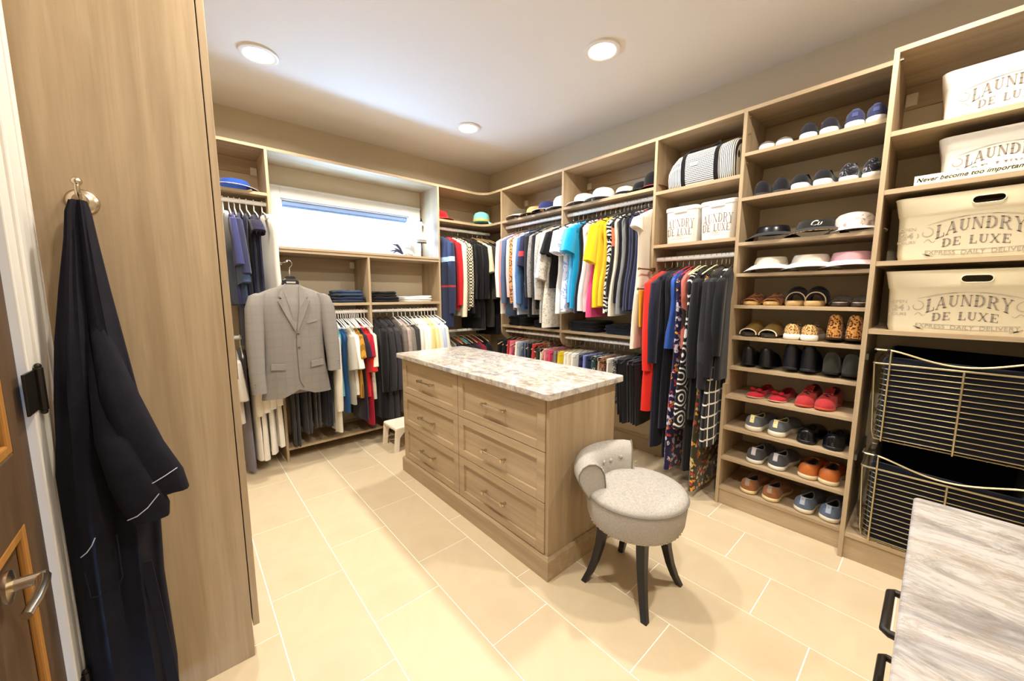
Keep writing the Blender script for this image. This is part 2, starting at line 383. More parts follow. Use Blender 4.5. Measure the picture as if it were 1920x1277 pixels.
# -- shoe tower
t = thing('shoe_tower', 'tall oak shoe tower with twelve shelves between clothes and baskets', 'closet unit', (2.75, (P4+P5)/2, 0))
m = MB(); m.prism([(XW, 0), (XD, 0), (XD, .795), (XB, .795), (XB, ZT), (XW, ZT)], P4-TH/2, P4+TH/2, 'y'); wpart(m, 'side_panel', WZ, t)
box_part(t, 'top_board', WY, XB, XW, P5+TH/2, P4-TH/2, ZT-.022, ZT)
box_part(t, 'back_rail', WY, XW-.016, XW, P5+TH/2, P4-TH/2, 2.31, ZT-.022)
SHU = [2.188, 1.932, 1.670, 1.484, 1.291, 1.097, .906]; SHL = [.726, .523, .322, .118]
for z in SHU: box_part(t, 'shelf', WY, XB, XW, P5+TH/2, P4-TH/2, z-.020, z)
for z in SHL: box_part(t, 'shelf', WY, XD+.004, XW, P5+TH/2, P4-TH/2, z-.020, z)
box_part(t, 'kick_board', WY, XD+.010, XD+.03, P5+TH/2, P4-TH/2, 0, .098)
for z in (2.40, 2.30, 2.14):
    m = MB(); m.tube([(XB+.03, P4-TH/2, z), (XB+.03, P4-TH/2-.012, z)], .005, 8); wpart(m, 'shelf_pin', NICKEL, t)
# -- basket tower
P6 = -.40
t = thing('basket_tower', 'tall oak tower at right holding laundry tubs above wire baskets', 'closet unit', (2.7, (P5+P6)/2, 0))
for y in (P5, P6): box_part(t, 'side_panel', WZ, XC_, XW, y-TH/2, y+TH/2, 0, ZT)
box_part(t, 'top_board', WY, XC_, XW, P6+TH/2, P5-TH/2, ZT-.022, ZT)
box_part(t, 'back_rail', WY, XW-.016, XW, P6+TH/2, P5-TH/2, 2.31, ZT-.022)
for z in (2.087, 1.833, 1.511, 1.190, .142): box_part(t, 'shelf', WY, XC_+.002, XW, P6+TH/2, P5-TH/2, z-.022, z)
box_part(t, 'kick_board', WY, XC_+.012, XC_+.03, P6+TH/2, P5-TH/2, 0, .12)
bracket(t, XW-.016, P5-TH/2-.003, 2.35)
m = MB(); m.box(XC_+.03, XC_+.05, P5-TH/2-.012, P5-TH/2, 2.395, 2.405); wpart(m, 'shelf_pin', NICKEL, t)
# -- wall A units
A0, A1, AM, A2 = -.27, .56, 1.288, 2.007
t = thing('hanging_unit', 'oak double-hanging closet unit left of the window, half hidden', 'closet unit', ((A0+A1)/2, 3.57, 0))
for x in (A0, A1): box_part(t, 'side_panel', WZ, x-TH/2, x+TH/2, YA, YW-.015 if x == A0 else YW, 0 if x == A1 else .9, ZT)
box_part(t, 'top_board', WX, A0+TH/2, A1-TH/2, YA, YW, ZT-.022, ZT); box_part(t, 'shelf', WX, A0+TH/2, A1-TH/2, YA, YW, 2.085, 2.107)
box_part(t, 'back_rail', WX, A0+TH/2, A1-TH/2, YW-.016, YW, 2.31, ZT-.022)
bracket(t, A1-TH/2-.003, YW-.016, 2.33, 'x')
for z in (2.035, 1.035): rod_part(t, (A0+TH/2, 3.46, z), (A1-TH/2, 3.46, z))
t = thing('window_unit', 'oak unit framing the window niche, with two open shelves below', 'closet unit', ((A1+A2)/2, 3.57, 0))
box_part(t, 'side_panel', WZ, A2-TH/2, A2+TH/2, YA, YW, .09, ZT)
box_part(t, 'top_board', WX, A1+TH/2, A2-TH/2, YA, YW, ZT-.022, ZT)
box_part(t, 'window_ledge', WX, A1+TH/2, A2-TH/2, YA-.006, YW-.004, 1.705, 1.724)
box_part(t, 'shelf', WX, A1+TH/2, A2-TH/2, YA, YW, 1.681, 1.7035)
box_part(t, 'divider', WZ, AM-TH/2, AM+TH/2, YA, YW, .90, 1.681)
box_part(t, 'shelf', WX, A1+TH/2, AM-TH/2, YA, YW, 1.262, 1.284); box_part(t, 'shelf', WX, AM+TH/2, A2-TH/2, YA, YW, 1.262, 1.284)
for a, b in ((A1+TH/2, AM-TH/2), (AM+TH/2, A2-TH/2)):
    rod_part(t, (a, 3.46, 1.205), (b, 3.46, 1.205)); box_part(t, 'back_rail', WX, a, b, YW-.016, YW, 1.56, 1.681)
bracket(t, AM-TH/2-.003, YW-.016, 1.63, 'x')
box_part(t, 'bottom_shelf', WX, A1+TH/2, A2-TH/2, YA+.01, YW-.014, .09, .11)
# corner unit: L boards with a rounded inner corner
def corner_poly():
    r = .13; cx, cy = XB-r, YA-r
    P = [(A2+TH/2, YW), (A2+TH/2, YA), (cx, YA)]
    P += [(cx+r*sin(a), cy+r*cos(a)) for a in [PI/2*i/8 for i in range(1, 9)]]
    return P+[(XB, P1+TH/2), (XW, P1+TH/2), (XW, YW)]
t = thing('corner_unit', 'oak corner unit with curved shelf joining the two walls', 'closet unit', (2.5, 3.5, 1.9))
for nm, z in (('top_board', ZT), ('shelf', 2.112)):
    m = MB(); m.prism(corner_poly(), z-.022, z, 'z'); wpart(m, nm, WX, t)
box_part(t, 'back_rail', WX, A2+TH/2, XW-.05, YW-.016, YW, 2.31, ZT-.022)
bracket(t, XW-.03, YW-.016, 2.30, 'x')
rod_part(t, (A2+TH/2, 3.46, 2.03), (2.70, 3.46, 2.03)); rod_part(t, (A2+TH/2, 3.46, .965), (2.75, 3.46, .965))
# -- tall cabinet on the left
t = thing('tall_cabinet', 'tall closed oak cabinet at left with a robe hook on its side', 'cabinet', (-.09, 2.0, 0))
box_part(t, 'side_panel', WZ, XL+.004, .1055, 1.592, 1.612, 0, ZT); box_part(t, 'side_panel', WZ, XL+.004, .1055, 2.35, 2.37, 0, ZT)
box_part(t, 'carcass', WZ, XL+.004, .1035, 1.6125, 2.3495, .10, ZT-.022); box_part(t, 'top_board', WY, XL+.004, .1055, 1.6125, 2.3495, ZT-.0215, ZT)
for i, (a, b) in enumerate(((1.592, 1.979), (1.983, 2.37))):
    m = MB(); m.box(.1085, .1285, a, b, .121, ZT); d = wpart(m, 'door', WZ, t, bevel=.0012)
    yy = b-.04 if i == 0 else a+.04
    m = MB(); m.tube([(.1285, yy, 1.0), (.155, yy, 1.0), (.155, yy, 1.14), (.1285, yy, 1.14)], .005, 8); m.obj('handle', NICKEL, d)
# ================================================================ island
def pull(mb_root, name, parent, y0, y1, x, z, mat=NICKEL):     # horizontal bar pull on a face looking -x
    m = MB()
    m.tube([(x-.03, y0-.012, z), (x-.03, y0+.02, z), (x-.03, y1-.02, z), (x-.03, y1+.012, z)], [.0062, .0062, .0062, .0062], 10)
    for y in (y0+.008, y1-.008):
        m.box(x-.036, x, y-.006, y+.006, z-.006, z+.006); m.box(x-.038, x-.022, y-.009, y+.009, z-.009, z+.009)
    return m.obj(name, mat, parent, bevel=.001)
IX0, IX1, IY0, IY1 = 1.21, 1.735, 1.124, 2.634
t = thing('island_cabinet', 'oak island cabinet with six shaker drawers in the middle of the room', 'cabinet', ((IX0+IX1)/2, (IY0+IY1)/2, 0))
box_part(t, 'carcass', WZ, IX0+.021, IX1, IY0+.0205, IY1-.0205, .10, .887)
box_part(t, 'end_panel', WZ, IX0+.006, IX1+.002, IY0, IY0+.020, .108, .887); box_part(t, 'end_panel', WZ, IX0+.006, IX1+.002, IY1-.020, IY1, .108, .887)
m = MB(); P = [(IX0-.010, IY0-.016), (IX1+.014, IY0-.016), (IX1+.014, IY1+.016), (IX0-.010, IY1+.016)]
m.box(IX0-.010, IX1+.014, IY0-.016, IY1+.016, 0, .100)
m.loft([[(IX0-.010, IY0-.016, .1), (IX1+.014, IY0-.016, .1), (IX1+.014, IY1+.016, .1), (IX0-.010, IY1+.016, .1)], [(IX0-.002, IY0-.006, .114), (IX1+.004, IY0-.006, .114), (IX1+.004, IY1+.006, .114), (IX0-.002, IY1+.006, .114)]])
wpart(m, 'plinth', WY, t)
for ya, yb in ((1.146, 1.868), (1.874, 2.612)):
    for z0, z1, zh in ((.630, .880, .760), (.379, .626, .494), (.119, .375, .250)):
        fr = .052; m = MB()
        m.box(IX0, IX0+.020, ya, ya+fr, z0, z1); m.box(IX0, IX0+.020, yb-fr, yb, z0, z1); m.box(IX0, IX0+.020, ya+fr, yb-fr, z0, z0+fr*.85); m.box(IX0, IX0+.020, ya+fr, yb-fr, z1-fr*.85, z1)
        d = wpart(m, 'drawer', WY, t, bevel=.0015)
        m = MB(); m.box(IX0+.010, IX0+.0195, ya+fr-.002, yb-fr+.002, z0+fr*.85-.002, z1-fr*.85+.002); m.obj('drawer_panel', WY, d)
        yc = (ya+yb)/2+.012; pull(None, 'handle', d, yc-.09, yc+.09, IX0+.010, zh)
def slab(x0, x1, y0, y1, z0, z1, r=.022, n=5):
    P = []
    for cx, cy, a in ((x1-r, y1-r, 0), (x0+r, y1-r, 90), (x0+r, y0+r, 180), (x1-r, y0+r, 270)):
        P += [(cx+r*cos(rad(a+90*i/n)), cy+r*sin(rad(a+90*i/n))) for i in range(n+1)]
    m = MB(); m.prism(P, z0, z1, 'z'); return m
o = slab(1.178, 1.781, 1.094, 2.664, .888, .921).obj('countertop', stone('island_granite', (1.6, 1.0, 1), (0, 0, .35), 1, (.88,.87,.86,1)), bevel=.005, seg=3)
centre(o); tag(o, 'polished grey and cream granite slab on the island cabinet', 'countertop')
# ================================================================ dresser at the near right
t = thing('dresser_cabinet', 'low oak drawer cabinet at the lower right edge, under a stone top', 'cabinet', (.96, -.3, 0))
box_part(t, 'carcass', WZ, .63, 1.255, -.60, -.042, .09, .846); box_part(t, 'plinth', WX, .64, 1.245, -.59, -.05, 0, .09)
for i, (z0, z1) in enumerate(((.708, .84), (.568, .704), (.335, .564), (.10, .331))):
    m = MB(); m.box(.634, 1.251, -.0415, -.022, z0, z1); d = wpart(m, 'drawer', WX, t, bevel=.002)
    zh = (.778, .636, .45, .22)[i]; m = MB()
    m.tube([(.868, -.022, zh), (.868, .006, zh), (.873, .012, zh), (.997, .012, zh), (1.002, .006, zh), (1.002, -.022, zh)], .0068, 10)
    for x in (.868, 1.002): m.box(x-.010, x+.010, -.022, -.014, zh-.010, zh+.010)
    m.obj('handle', DARKM, d, smooth=True)
o = slab(.60, 1.284, -.63, -.001, .847, .877, .012).obj('countertop', stone('dresser_marble', (1.9, .62, 1), (0, 0, -.3), .8, (.60,.60,.62,1)), bevel=.005, seg=3)
centre(o); tag(o, 'veined grey and white marble slab at the lower right edge', 'countertop')
# ================================================================ stool
t = thing('vanity_stool', 'round grey linen vanity stool with low rolled back and black legs', 'stool', (1.499, .845, 0))
lt = NT('grey_linen'); co = lt.coord()
a = lt.noise(lt.coord((60, 650, 650)), 1, 3, .6); b = lt.noise(lt.coord((650, 60, 650)), 1, 3, .6)
c = lt.ramp(lt.math('ADD', lt.math('MULTIPLY', a, .5), lt.math('MULTIPLY', b, .5)), [(.36, '8f8a84'), (.5, 'a9a49e'), (.64, 'c2bdb7')]); lt.base(c); lt.rough(.9, 0, .2); lt.bump(b, .3, .001); LIN = lt.m
m = MB(); m.lathe([(.18, .325), (.200, .330), (.214, .36), (.220, .42), (.222, .462)], n=48); m.obj('seat_drum', LIN, t, smooth=True)
m = MB(); m.lathe([(.222, .460), (.2235, .468), (.216, .480), (.19, .490), (.13, .499), (.06, .503), (.001, .504)], n=48); m.obj('seat_cushion', LIN, t, smooth=True)
PIP = plain('77726c', .8)
m = MB(); m.tube([(.2235*cos(2*PI*i/48), .2235*sin(2*PI*i/48), .463) for i in range(49)], .004, 6); m.obj('piping', PIP, t, smooth=True)
m = MB()
for i in range(52):
    a = 2*PI*i/52; m.sphere((.2035*cos(a), .2035*sin(a), .337), .0045, 6)
q = m.obj('nailhead_trim', NICKEL, t, smooth=True); q['kind'] = 'stuff'; q['label'] = 'row of small silver nailheads'
sec = [(.152, .462), (.152, .51), (.158, .555), (.176, .590), (.204, .610), (.236, .613), (.264, .599), (.281, .570), (.280, .54), (.264, .505), (.245, .475), (.228, .45)]
A0_, A1_ = rad(38), rad(152); NB = 28
rings = []
for i in range(NB+1):
    u = i/NB; a = A0_+(A1_-A0_)*u; e = min(u, 1-u)*NB
    k = 1-.012*max(0, 2-e)
    rings.append([((.22+(r-.22)*k)*cos(a), (.22+(r-.22)*k)*sin(a), .46+(z-.46)*k) for r, z in sec])
m = MB(); m.loft(rings); bk = m.obj('backrest', LIN, t, smooth=True)
for i in (0, NB):
    a = A0_ if i == 0 else A1_; dlt = rad(-.8 if i == 0 else .8)
    m = MB(); m.tube([((r)*cos(a+dlt), (r)*sin(a+dlt), z) for r, z in sec], .0028, 6); m.obj('piping', PIP, bk, smooth=True)
for a, z in ((58, .556), (80, .548), (102, .556), (124, .548), (140, .556)):
    m = MB(); m.sphere((0, 0, 0), .010, 10, .6); q = m.obj('button', LIN, bk, smooth=True); r = .154; q.location = (r*cos(rad(a)), r*sin(rad(a)), z); q.rotation_euler = (0, rad(90), rad(a))
for sx, sy in ((-1, -1), (-1, 1), (1, 1), (1, -1)):
    m = MB(); rr = []
    for z, d, s in ((.345, .098, .021), (.27, .100, .020), (.19, .108, .018), (.11, .122, .016), (.05, .138, .0145), (0, .156, .0135)):
        rr.append([(sx*d+p*s, sy*d+q*s, z) for p, q in ((-1,-1), (1,-1), (1,1), (-1,1))])
    m.loft(rr); m.obj('leg', plain('1a1718', .35), t, bevel=.003)
# ================================================================ white plastic step stool behind the island
PL = plain('ece2cf', .45)
t = thing('step_stool', 'small cream plastic step stool on the floor behind the island', 'stool', (1.50, 3.12, 0))
m = MB(); m.loft([[(sx*.20*k, sy*.13*k, z) for sx, sy in ((-1,-1), (1,-1), (1,1), (-1,1))] for z, k in ((.185, 1.02), (.205, 1.0), (.215, .96))]); m.obj('step', PL, t, bevel=.008)
for s in (-1, 1):
    m = MB(); m.prism([(-.2, .19), (-.215, 0), (-.175, 0), (-.16, .12), (-.12, .16), (.12, .16), (.16, .12), (.175, 0), (.215, 0), (.2, .19)], s*.125-.006, s*.125+.006, 'y'); m.obj('side_apron', PL, t, bevel=.003)
for sx in (-1, 1):
    for sy in (-1, 1):
        m = MB(); m.loft([[(sx*(.175+.02*(1-z/.18))+p*.02, sy*(.115+.01*(1-z/.18))+q*.013, z) for p, q in ((-1,-1), (1,-1), (1,1), (-1,1))] for z in (0, .18)]); m.obj('leg', PL, t, bevel=.003)
# ================================================================ hanging clothes
def ring(cx, cy, z, hw, ht, n=22, amp=0, ph=0, fr=3., sk=0):
    out = []
    for j in range(n):
        a = 2*PI*j/n; x = cos(a); y = sin(a)
        x = math.copysign(abs(x)**.8, x); y = math.copysign(abs(y)**.6, y)
        f = amp*sin(fr*PI*x+ph)+amp*.5*sin(fr*2.3*PI*x+ph*2)
        out.append((cx+hw*x, cy+ht*y+f*(1-.3*abs(x)), z+sk*x+.25*amp*cos(fr*PI*x+ph)))
    return out
LAST = ['']
def garment(kind, label, cat, group, rod, pos, mat, hem, sl=None, hw=.205, flare=.0, ht=.019, mat2=None, collar=None, slz=None, drop=0., lean=0.):
    """a garment on a rod: width along local x, thickness along local y, origin at the rod"""
    which, zr = rod; LAST[0] = label
    if which == 'B': loc, rz = (2.65, pos, zr), 0
    else: loc, rz = (pos, 3.46, zr), PI/2
    rz += rad(R.uniform(-2.2, 2.2)+lean)
    t = thing(kind, label, cat, loc, rz, group)
    H = zr-hem; z0 = -.085-drop; ph = R.uniform(0, 6); fr = R.uniform(2.2, 3.6); am = R.uniform(.004, .008)
    full = sl is not None
    sh = .205 if full else .165
    rr = [ring(0, 0, z0, .045, .012), ring(0, 0, z0-.018, .085, .020), ring(0, 0, z0-.045, .15*sh/.205+.01, .024), ring(0, 0, z0-.075, sh*.97, .024, amp=.002, ph=ph, fr=fr), ring(0, 0, z0-.14, (sh if full else .155), .024, amp=am*.4, ph=ph, fr=fr)]
    zs = z0-.20; nst = max(3, int((H+zs)/.12)+2)
    for i in range(nst):
        u = i/(nst-1); z = zs+(-H-zs)*u
        wv = (sh-.015 if full else .15)+(hw-(sh-.015 if full else .15))*min(1, u*1.3)+flare*u-.018*sin(PI*min(1, u*1.6))*(1 if u < .62 else 0)
        rr.append(ring(0, 0, z, wv, ht+.006*u, amp=am*(.4+.9*u)*(1+flare*10), ph=ph+u*.6, fr=fr, sk=(.012*sin(ph) if i == nst-1 else 0)))
    m = MB(); m.loft(rr)
    m.obj('body', mat, t, smooth=True)
    if collar:
        m = MB(); m.tube([(.055*cos(a), -.006+.020*sin(a), z0-.002-.010*abs(sin(a))) for a in [2*PI*i/14 for i in range(15)]], .0075 if collar != 'rib' else .005, 6)
        m.tube([(-.045, -.024, z0-.015), (-.02, -.030, z0-.06), (0, -.031, z0-.085), (.02, -.030, z0-.06), (.045, -.024, z0-.015)], .006, 6)
        m.obj('collar', mat2 or mat, t, smooth=True)
    if sl:
        L = {'short': .21, 'elbow': .30, 'long': .56, 'cap': .10}[sl] if slz is None else slz
        for s in (-1, 1):
            fy = R.uniform(-.012, .008)
            if sl in ('short', 'cap', 'elbow'):
                path = [(s*.172, 0, z0-.068, .030, .020), (s*.20, 0, z0-.085, .045, .024), (s*.222, fy, z0-.07-L*.5, .052, .028), (s*.243, fy*2, z0-.06-L, .062, .030)]
            else:
                path = [(s*.172, 0, z0-.068, .030, .020), (s*.202, 0, z0-.095, .042, .026), (s*.216, fy, z0-.08-L*.3, .043, .029), (s*.222, fy*1.5, z0-.08-L*.6, .040, .030), (s*.218, fy*1.5, z0-.08-L*.9, .034, .027), (s*.216, fy*1.5, z0-.08-L, .033, .025)]
            m = MB(); rs = [ring(x, y, z, a, b, 12, amp=.0015, ph=R.uniform(0, 6), fr=2, sk=s*(.25*a if i > 1 and sl != 'long' else .1*a)) for i, (x, y, z, a, b) in enumerate(path)]
            x, y, z, a, b = path[-1]; rs.append(ring(x, y, z+.004, a*.8, b*.7, 12)); rs.append(ring(x, y, z+.04, a*.7, b*.6, 12))
            m.loft(rs); m.obj('sleeve', mat2 if (mat2 and not collar) else mat, t, smooth=True)
    return t
def trousers(label, group, rod, pos, mat, hem, hw=.16, cat='trousers', kind='trousers', folded=False, clip=.13, flare=0.):
    which, zr = rod; LAST[0] = label
    loc, rz = ((2.65, pos, zr), 0) if which == 'B' else ((pos, 3.46, zr), PI/2)
    t = thing(kind, label, cat, loc, rz+rad(R.uniform(-6, 6)), group); H = zr-hem; ph = R.uniform(0, 6)
    if kind == 'trousers' and not folded:
        for s in (-1, 1):
            m = MB(); m.loft([ring(s*.003, s*.013, -clip-.02-(H-clip-.02)*u, hw*(1-.25*u), .011, 16, amp=.002, ph=ph) for u in [i/6 for i in range(7)]]); m.obj('trouser_leg', mat, t, smooth=True)
    else:
        m = MB(); m.loft([ring(0, 0, -clip-.02-(H-clip-.02)*u, hw*(1+flare*u), .014+.010*u, 26, amp=.003+.008*u*(flare > .05), ph=ph, fr=4.5) for u in [i/6 for i in range(7)]]); m.obj('panel', mat, t, smooth=True)
    m = MB(); m.loft([ring(0, 0, -clip-z, hw+.002, .018, 16) for z in (0, .03)]); m.obj('waistband', mat, t, smooth=True)
    return t
# hangers: one of each kind, then copies
HC = {}
def hanger_proto(style, label, group):
    col = {'white': plain('f2efe9', .35), 'wire': plain('b9b4ab', .3, 1), 'black': plain('17171a', .6), 'wood': plain('a58a62', .5), 'red': plain('a83244', .6), 'cream': plain('d8d2a6', .6), 'grey': plain('8c857c', .35, .7)}[style]
    t = thing('clothes_hanger', label, 'hanger', (0, 0, 0), 0, group); r = {'wire': .0018, 'white': .0042, 'black': .004, 'wood': .0055, 'red': .004, 'cream': .0045, 'grey': .002}[style]
    hk = [(.019*cos(a), 0, .001+.019*sin(a)) for a in [rad(-20+200*i/8) for i in range(9)]]
    hr = .0016 if style not in ('white',) else .0038
    m = MB(); m.tube([(-p[0], 0, p[2]) for p in hk[::-1]][::-1] if False else hk[::-1]+[(.018, 0, -.012), (.003, 0, -.022), (0, 0, -.035), (0, 0, -.062)], hr, 6)
    m.obj('hook', col if style == 'white' else plain('b9b4ab', .3, 1), t, smooth=True)
    m = MB(); m.tube([(-.20, 0, -.125), (-.11, 0, -.092), (-.03, 0, -.066), (0, 0, -.060), (.03, 0, -.066), (.11, 0, -.092), (.20, 0, -.125)], [r]*7, 6)
    if style in ('white', 'wire', 'black'): m.tube([(-.20, 0, -.125), (-.195, 0, -.133), (.195, 0, -.133), (.20, 0, -.125)], r*.9, 6)
    m.obj('arms', col, t, smooth=True); return t
HN = {'white': 'white plastic', 'wire': 'thin metal', 'black': 'black slim', 'wood': 'wooden', 'red': 'crimson padded', 'cream': 'pale yellow-green padded', 'grey': 'clear clip'}
def hang(style, key, label, group, rod, pos, empty=False):
    o_ = hang_(style, key, label, group, rod, pos)
    if not empty: o_['label'] = (HN[style]+' hanger holding the '+' '.join(LAST[0].replace(',', '').split()[:10])).strip()
    else: o_['label'] = 'empty white plastic hanger among the polos under the window'; o_['group'] = 'empty white hangers under the window'
    return o_
def hang_(style, key, label, group, rod, pos):
    which, zr = rod
    k = (style, key)
    if k not in HC: HC[k] = t = hanger_proto(style, label, group)
    else: t = copy_tree(HC[k])
    t.location = (2.65, pos, zr) if which == 'B' else (pos, 3.46, zr); t.rotation_euler = (0, 0, (0 if which == 'B' else PI/2)+rad(R.uniform(-5, 5)))
    return t
W_ = cloth('f2efe8'); CR = cloth('e6dfc9'); BK = cloth('121114'); BK2 = cloth('19181c'); NV = cloth('181a2c'); NV2 = cloth('242848'); DG_ = cloth('3a3a3e'); GR = cloth('8d8880')
RB1, RB2, RBL = ('B', 2.052), ('B', 1.607), ('B', .965)
# ---- right wall, upper rod, first bay (from the corner outwards)
g = 'tops on the upper rod nearest the corner'
rowsB1 = [
 ('blouse', 'white long-sleeved blouse, first on the upper right-wall rod from the corner', 'blouse', 2.955, W_, 1.17, 'long', {}),
 ('shirt', 'coral pink shirt tucked behind the first white blouse', 'shirt', 2.905, cloth('cf7f78'), 1.22, 'long', {}),
 ('shirt', 'dark denim tunic shirt beside the coral shirt near the corner', 'shirt', 2.865, cloth('3a4a66', 'melange', '5a6d8c'), 1.14, 'long', {'slz': .62}),
 ('cardigan', 'pale pink cardigan on the upper rod near the corner', 'cardigan', 2.80, cloth('e3b7ae'), 1.28, 'long', {}),
 ('blouse', 'orange and brown leopard print blouse beside the pale pink cardigan', 'blouse', 2.755, cloth('c98a52', 'spots', '8a5a34', '2a1c14'), 1.2, 'long', {'slz': .62}),
 ('shirt', 'pale blue shirt hanging between leopard print and denim blue', 'shirt', 2.705, cloth('bccbe2'), 1.17, 'long', {'slz': .66}),
 ('shirt', 'mid blue denim shirt on the upper rod', 'shirt', 2.65, cloth('4b6f9e', 'melange', '3c5c88'), 1.22, 'long', {'slz': .62}),
 ('top', 'navy top with red and white stripes beside a black jacket', 'top', 2.60, cloth('242641', 'band', 'c23a42', 'e8e4df'), 1.24, 'elbow', {}),
 ('jacket', 'black wide-sleeved jacket on the upper rod, first bay', 'jacket', 2.545, BK2, 1.16, 'long', {'ht': .026}),
 ('top', 'thin grey patterned top between two black garments', 'top', 2.49, cloth('8f8a84', 'lace', '5b5652'), 1.18, 'long', {}),
 ('jacket', 'slim black cardigan between the thin grey top and a lace tunic', 'cardigan', 2.45, BK, 1.22, 'long', {}),
 ('tunic', 'pale grey lace tunic behind the peplum top', 'tunic', 2.40, cloth('b8b1a6', 'lace', '8a847a'), 1.11, 'long', {'slz': .58}),
 ('tunic', 'white and grey lace peplum top with a flared hem', 'tunic', 2.335, cloth('d8d2c6', 'lace', 'a09a8f'), 1.06, 'elbow', {'flare': .03, 'slz': .42}),
 ('top', 'black elbow-sleeved top beside the white T-shirt', 'top', 2.285, BK, 1.42, 'short', {}),
]
for kind, lab, cat, y, mt, hem, sl, k in rowsB1:
    garment(kind, lab, cat, g, RB1, y, mt, hem, sl, **k)
    hang('wire' if kind != 'jacket' else 'black', 'B1', 'slim hanger on the upper rod of the corner-side bay, right wall', 'hangers on the upper rod, corner-side bay', RB1, y)
g = 'tops on the upper rod above the island end'
rowsB2 = [
 ('t_shirt', 'plain white short-sleeved T-shirt in front of the oak upright', 'shirt', 2.195, W_, 1.20, 'short', {}),
 ('blouse', 'white blouse with pale blue print beside the plain white T-shirt', 'blouse', 2.135, cloth('e3e6ef', 'lace', '7d92c4', sc=.4), 1.20, 'short', {}),
 ('top', 'bright turquoise blue top on the upper rod', 'top', 2.04, cloth('0f93c8'), 1.23, 'short', {}),
 ('top', 'light sky-blue top close behind the turquoise one', 'top', 2.085, cloth('5cb6e0'), 1.3, 'short', {}),
 ('top', 'long black top beside the turquoise top', 'top', 1.99, BK2, 1.21, None, {}),
 ('tank_top', 'white sleeveless polo with thin black trim', 'top', 1.95, W_, 1.22, None, {'collar': 'rib', 'mat2': BK}),
 ('tank_top', 'pale pink sleeveless polo with dark collar', 'top', 1.905, cloth('ecc4c6'), 1.22, None, {'collar': 'rib', 'mat2': BK}),
 ('tank_top', 'hot pink long top hanging behind the yellow shirt', 'top', 1.865, cloth('d2487c'), 1.18, None, {'hw': .21, 'flare': .02}),
 ('blouse', 'bright yellow short-sleeved blouse with wide sleeves', 'blouse', 1.815, cloth('f0cf1c'), 1.26, 'elbow', {'collar': 'rib', 'mat2': BK}),
 ('tank_top', 'deeper yellow sleeveless polo behind the yellow blouse', 'top', 1.765, cloth('e2b92a'), 1.26, None, {'collar': 'rib', 'mat2': BK}),
 ('top', 'black and white zebra print top', 'top', 1.725, cloth('151515', 'swirl', 'e8e4dc'), 1.20, None, {'hw': .18}),
 ('top', 'black top with coral print panel next to the zebra print', 'top', 1.69, cloth('1c1a1c', 'hem', 'd9654c', sc=.5), 1.35, None, {}),
 ('top', 'cream dotted top beneath black tops', 'top', 1.655, cloth('d8d0c0', 'check', 'c4bba9', sc=2), 1.20, None, {}),
 ('tank_top', 'black sleeveless polo with white edging, left of the grey one', 'top', 1.625, BK, 1.28, None, {'collar': 'rib', 'mat2': W_}),
 ('tank_top', 'mid grey sleeveless top between black and navy ones', 'top', 1.595, cloth('7d7f84'), 1.21, None, {}),
 ('tank_top', 'black sleeveless polo with white edging, right of the grey one', 'top', 1.57, BK, 1.28, None, {'collar': 'rib', 'mat2': W_}),
 ('tank_top', 'navy sleeveless polo nearest the grey top', 'top', 1.542, NV2, 1.24, None, {'collar': 'rib', 'mat2': W_}),
 ('tank_top', 'navy sleeveless polo in the middle of three navy ones', 'top', 1.515, NV, 1.23, None, {'collar': 'rib', 'mat2': W_}),
 ('tank_top', 'navy sleeveless polo with red collar next to the cream dress', 'top', 1.485, NV2, 1.24, None, {'collar': 'rib', 'mat2': cloth('b8383a')}),
 ('dress', 'long cream cap-sleeved dress at the end of the upper rod', 'dress', 1.44, cloth('e6dccb'), .975, 'cap', {'flare': .05, 'hw': .20}),
]
for kind, lab, cat, y, mt, hem, sl, k in rowsB2:
    garment(kind, lab, cat, g, RB1, y, mt, hem, sl, **k)
    hang('black' if kind in ('tank_top', 'blouse') else 'wire', 'B2', 'slim hanger on the upper rod above the island end, right wall', 'hangers on the upper rod above the island end', RB1, y)
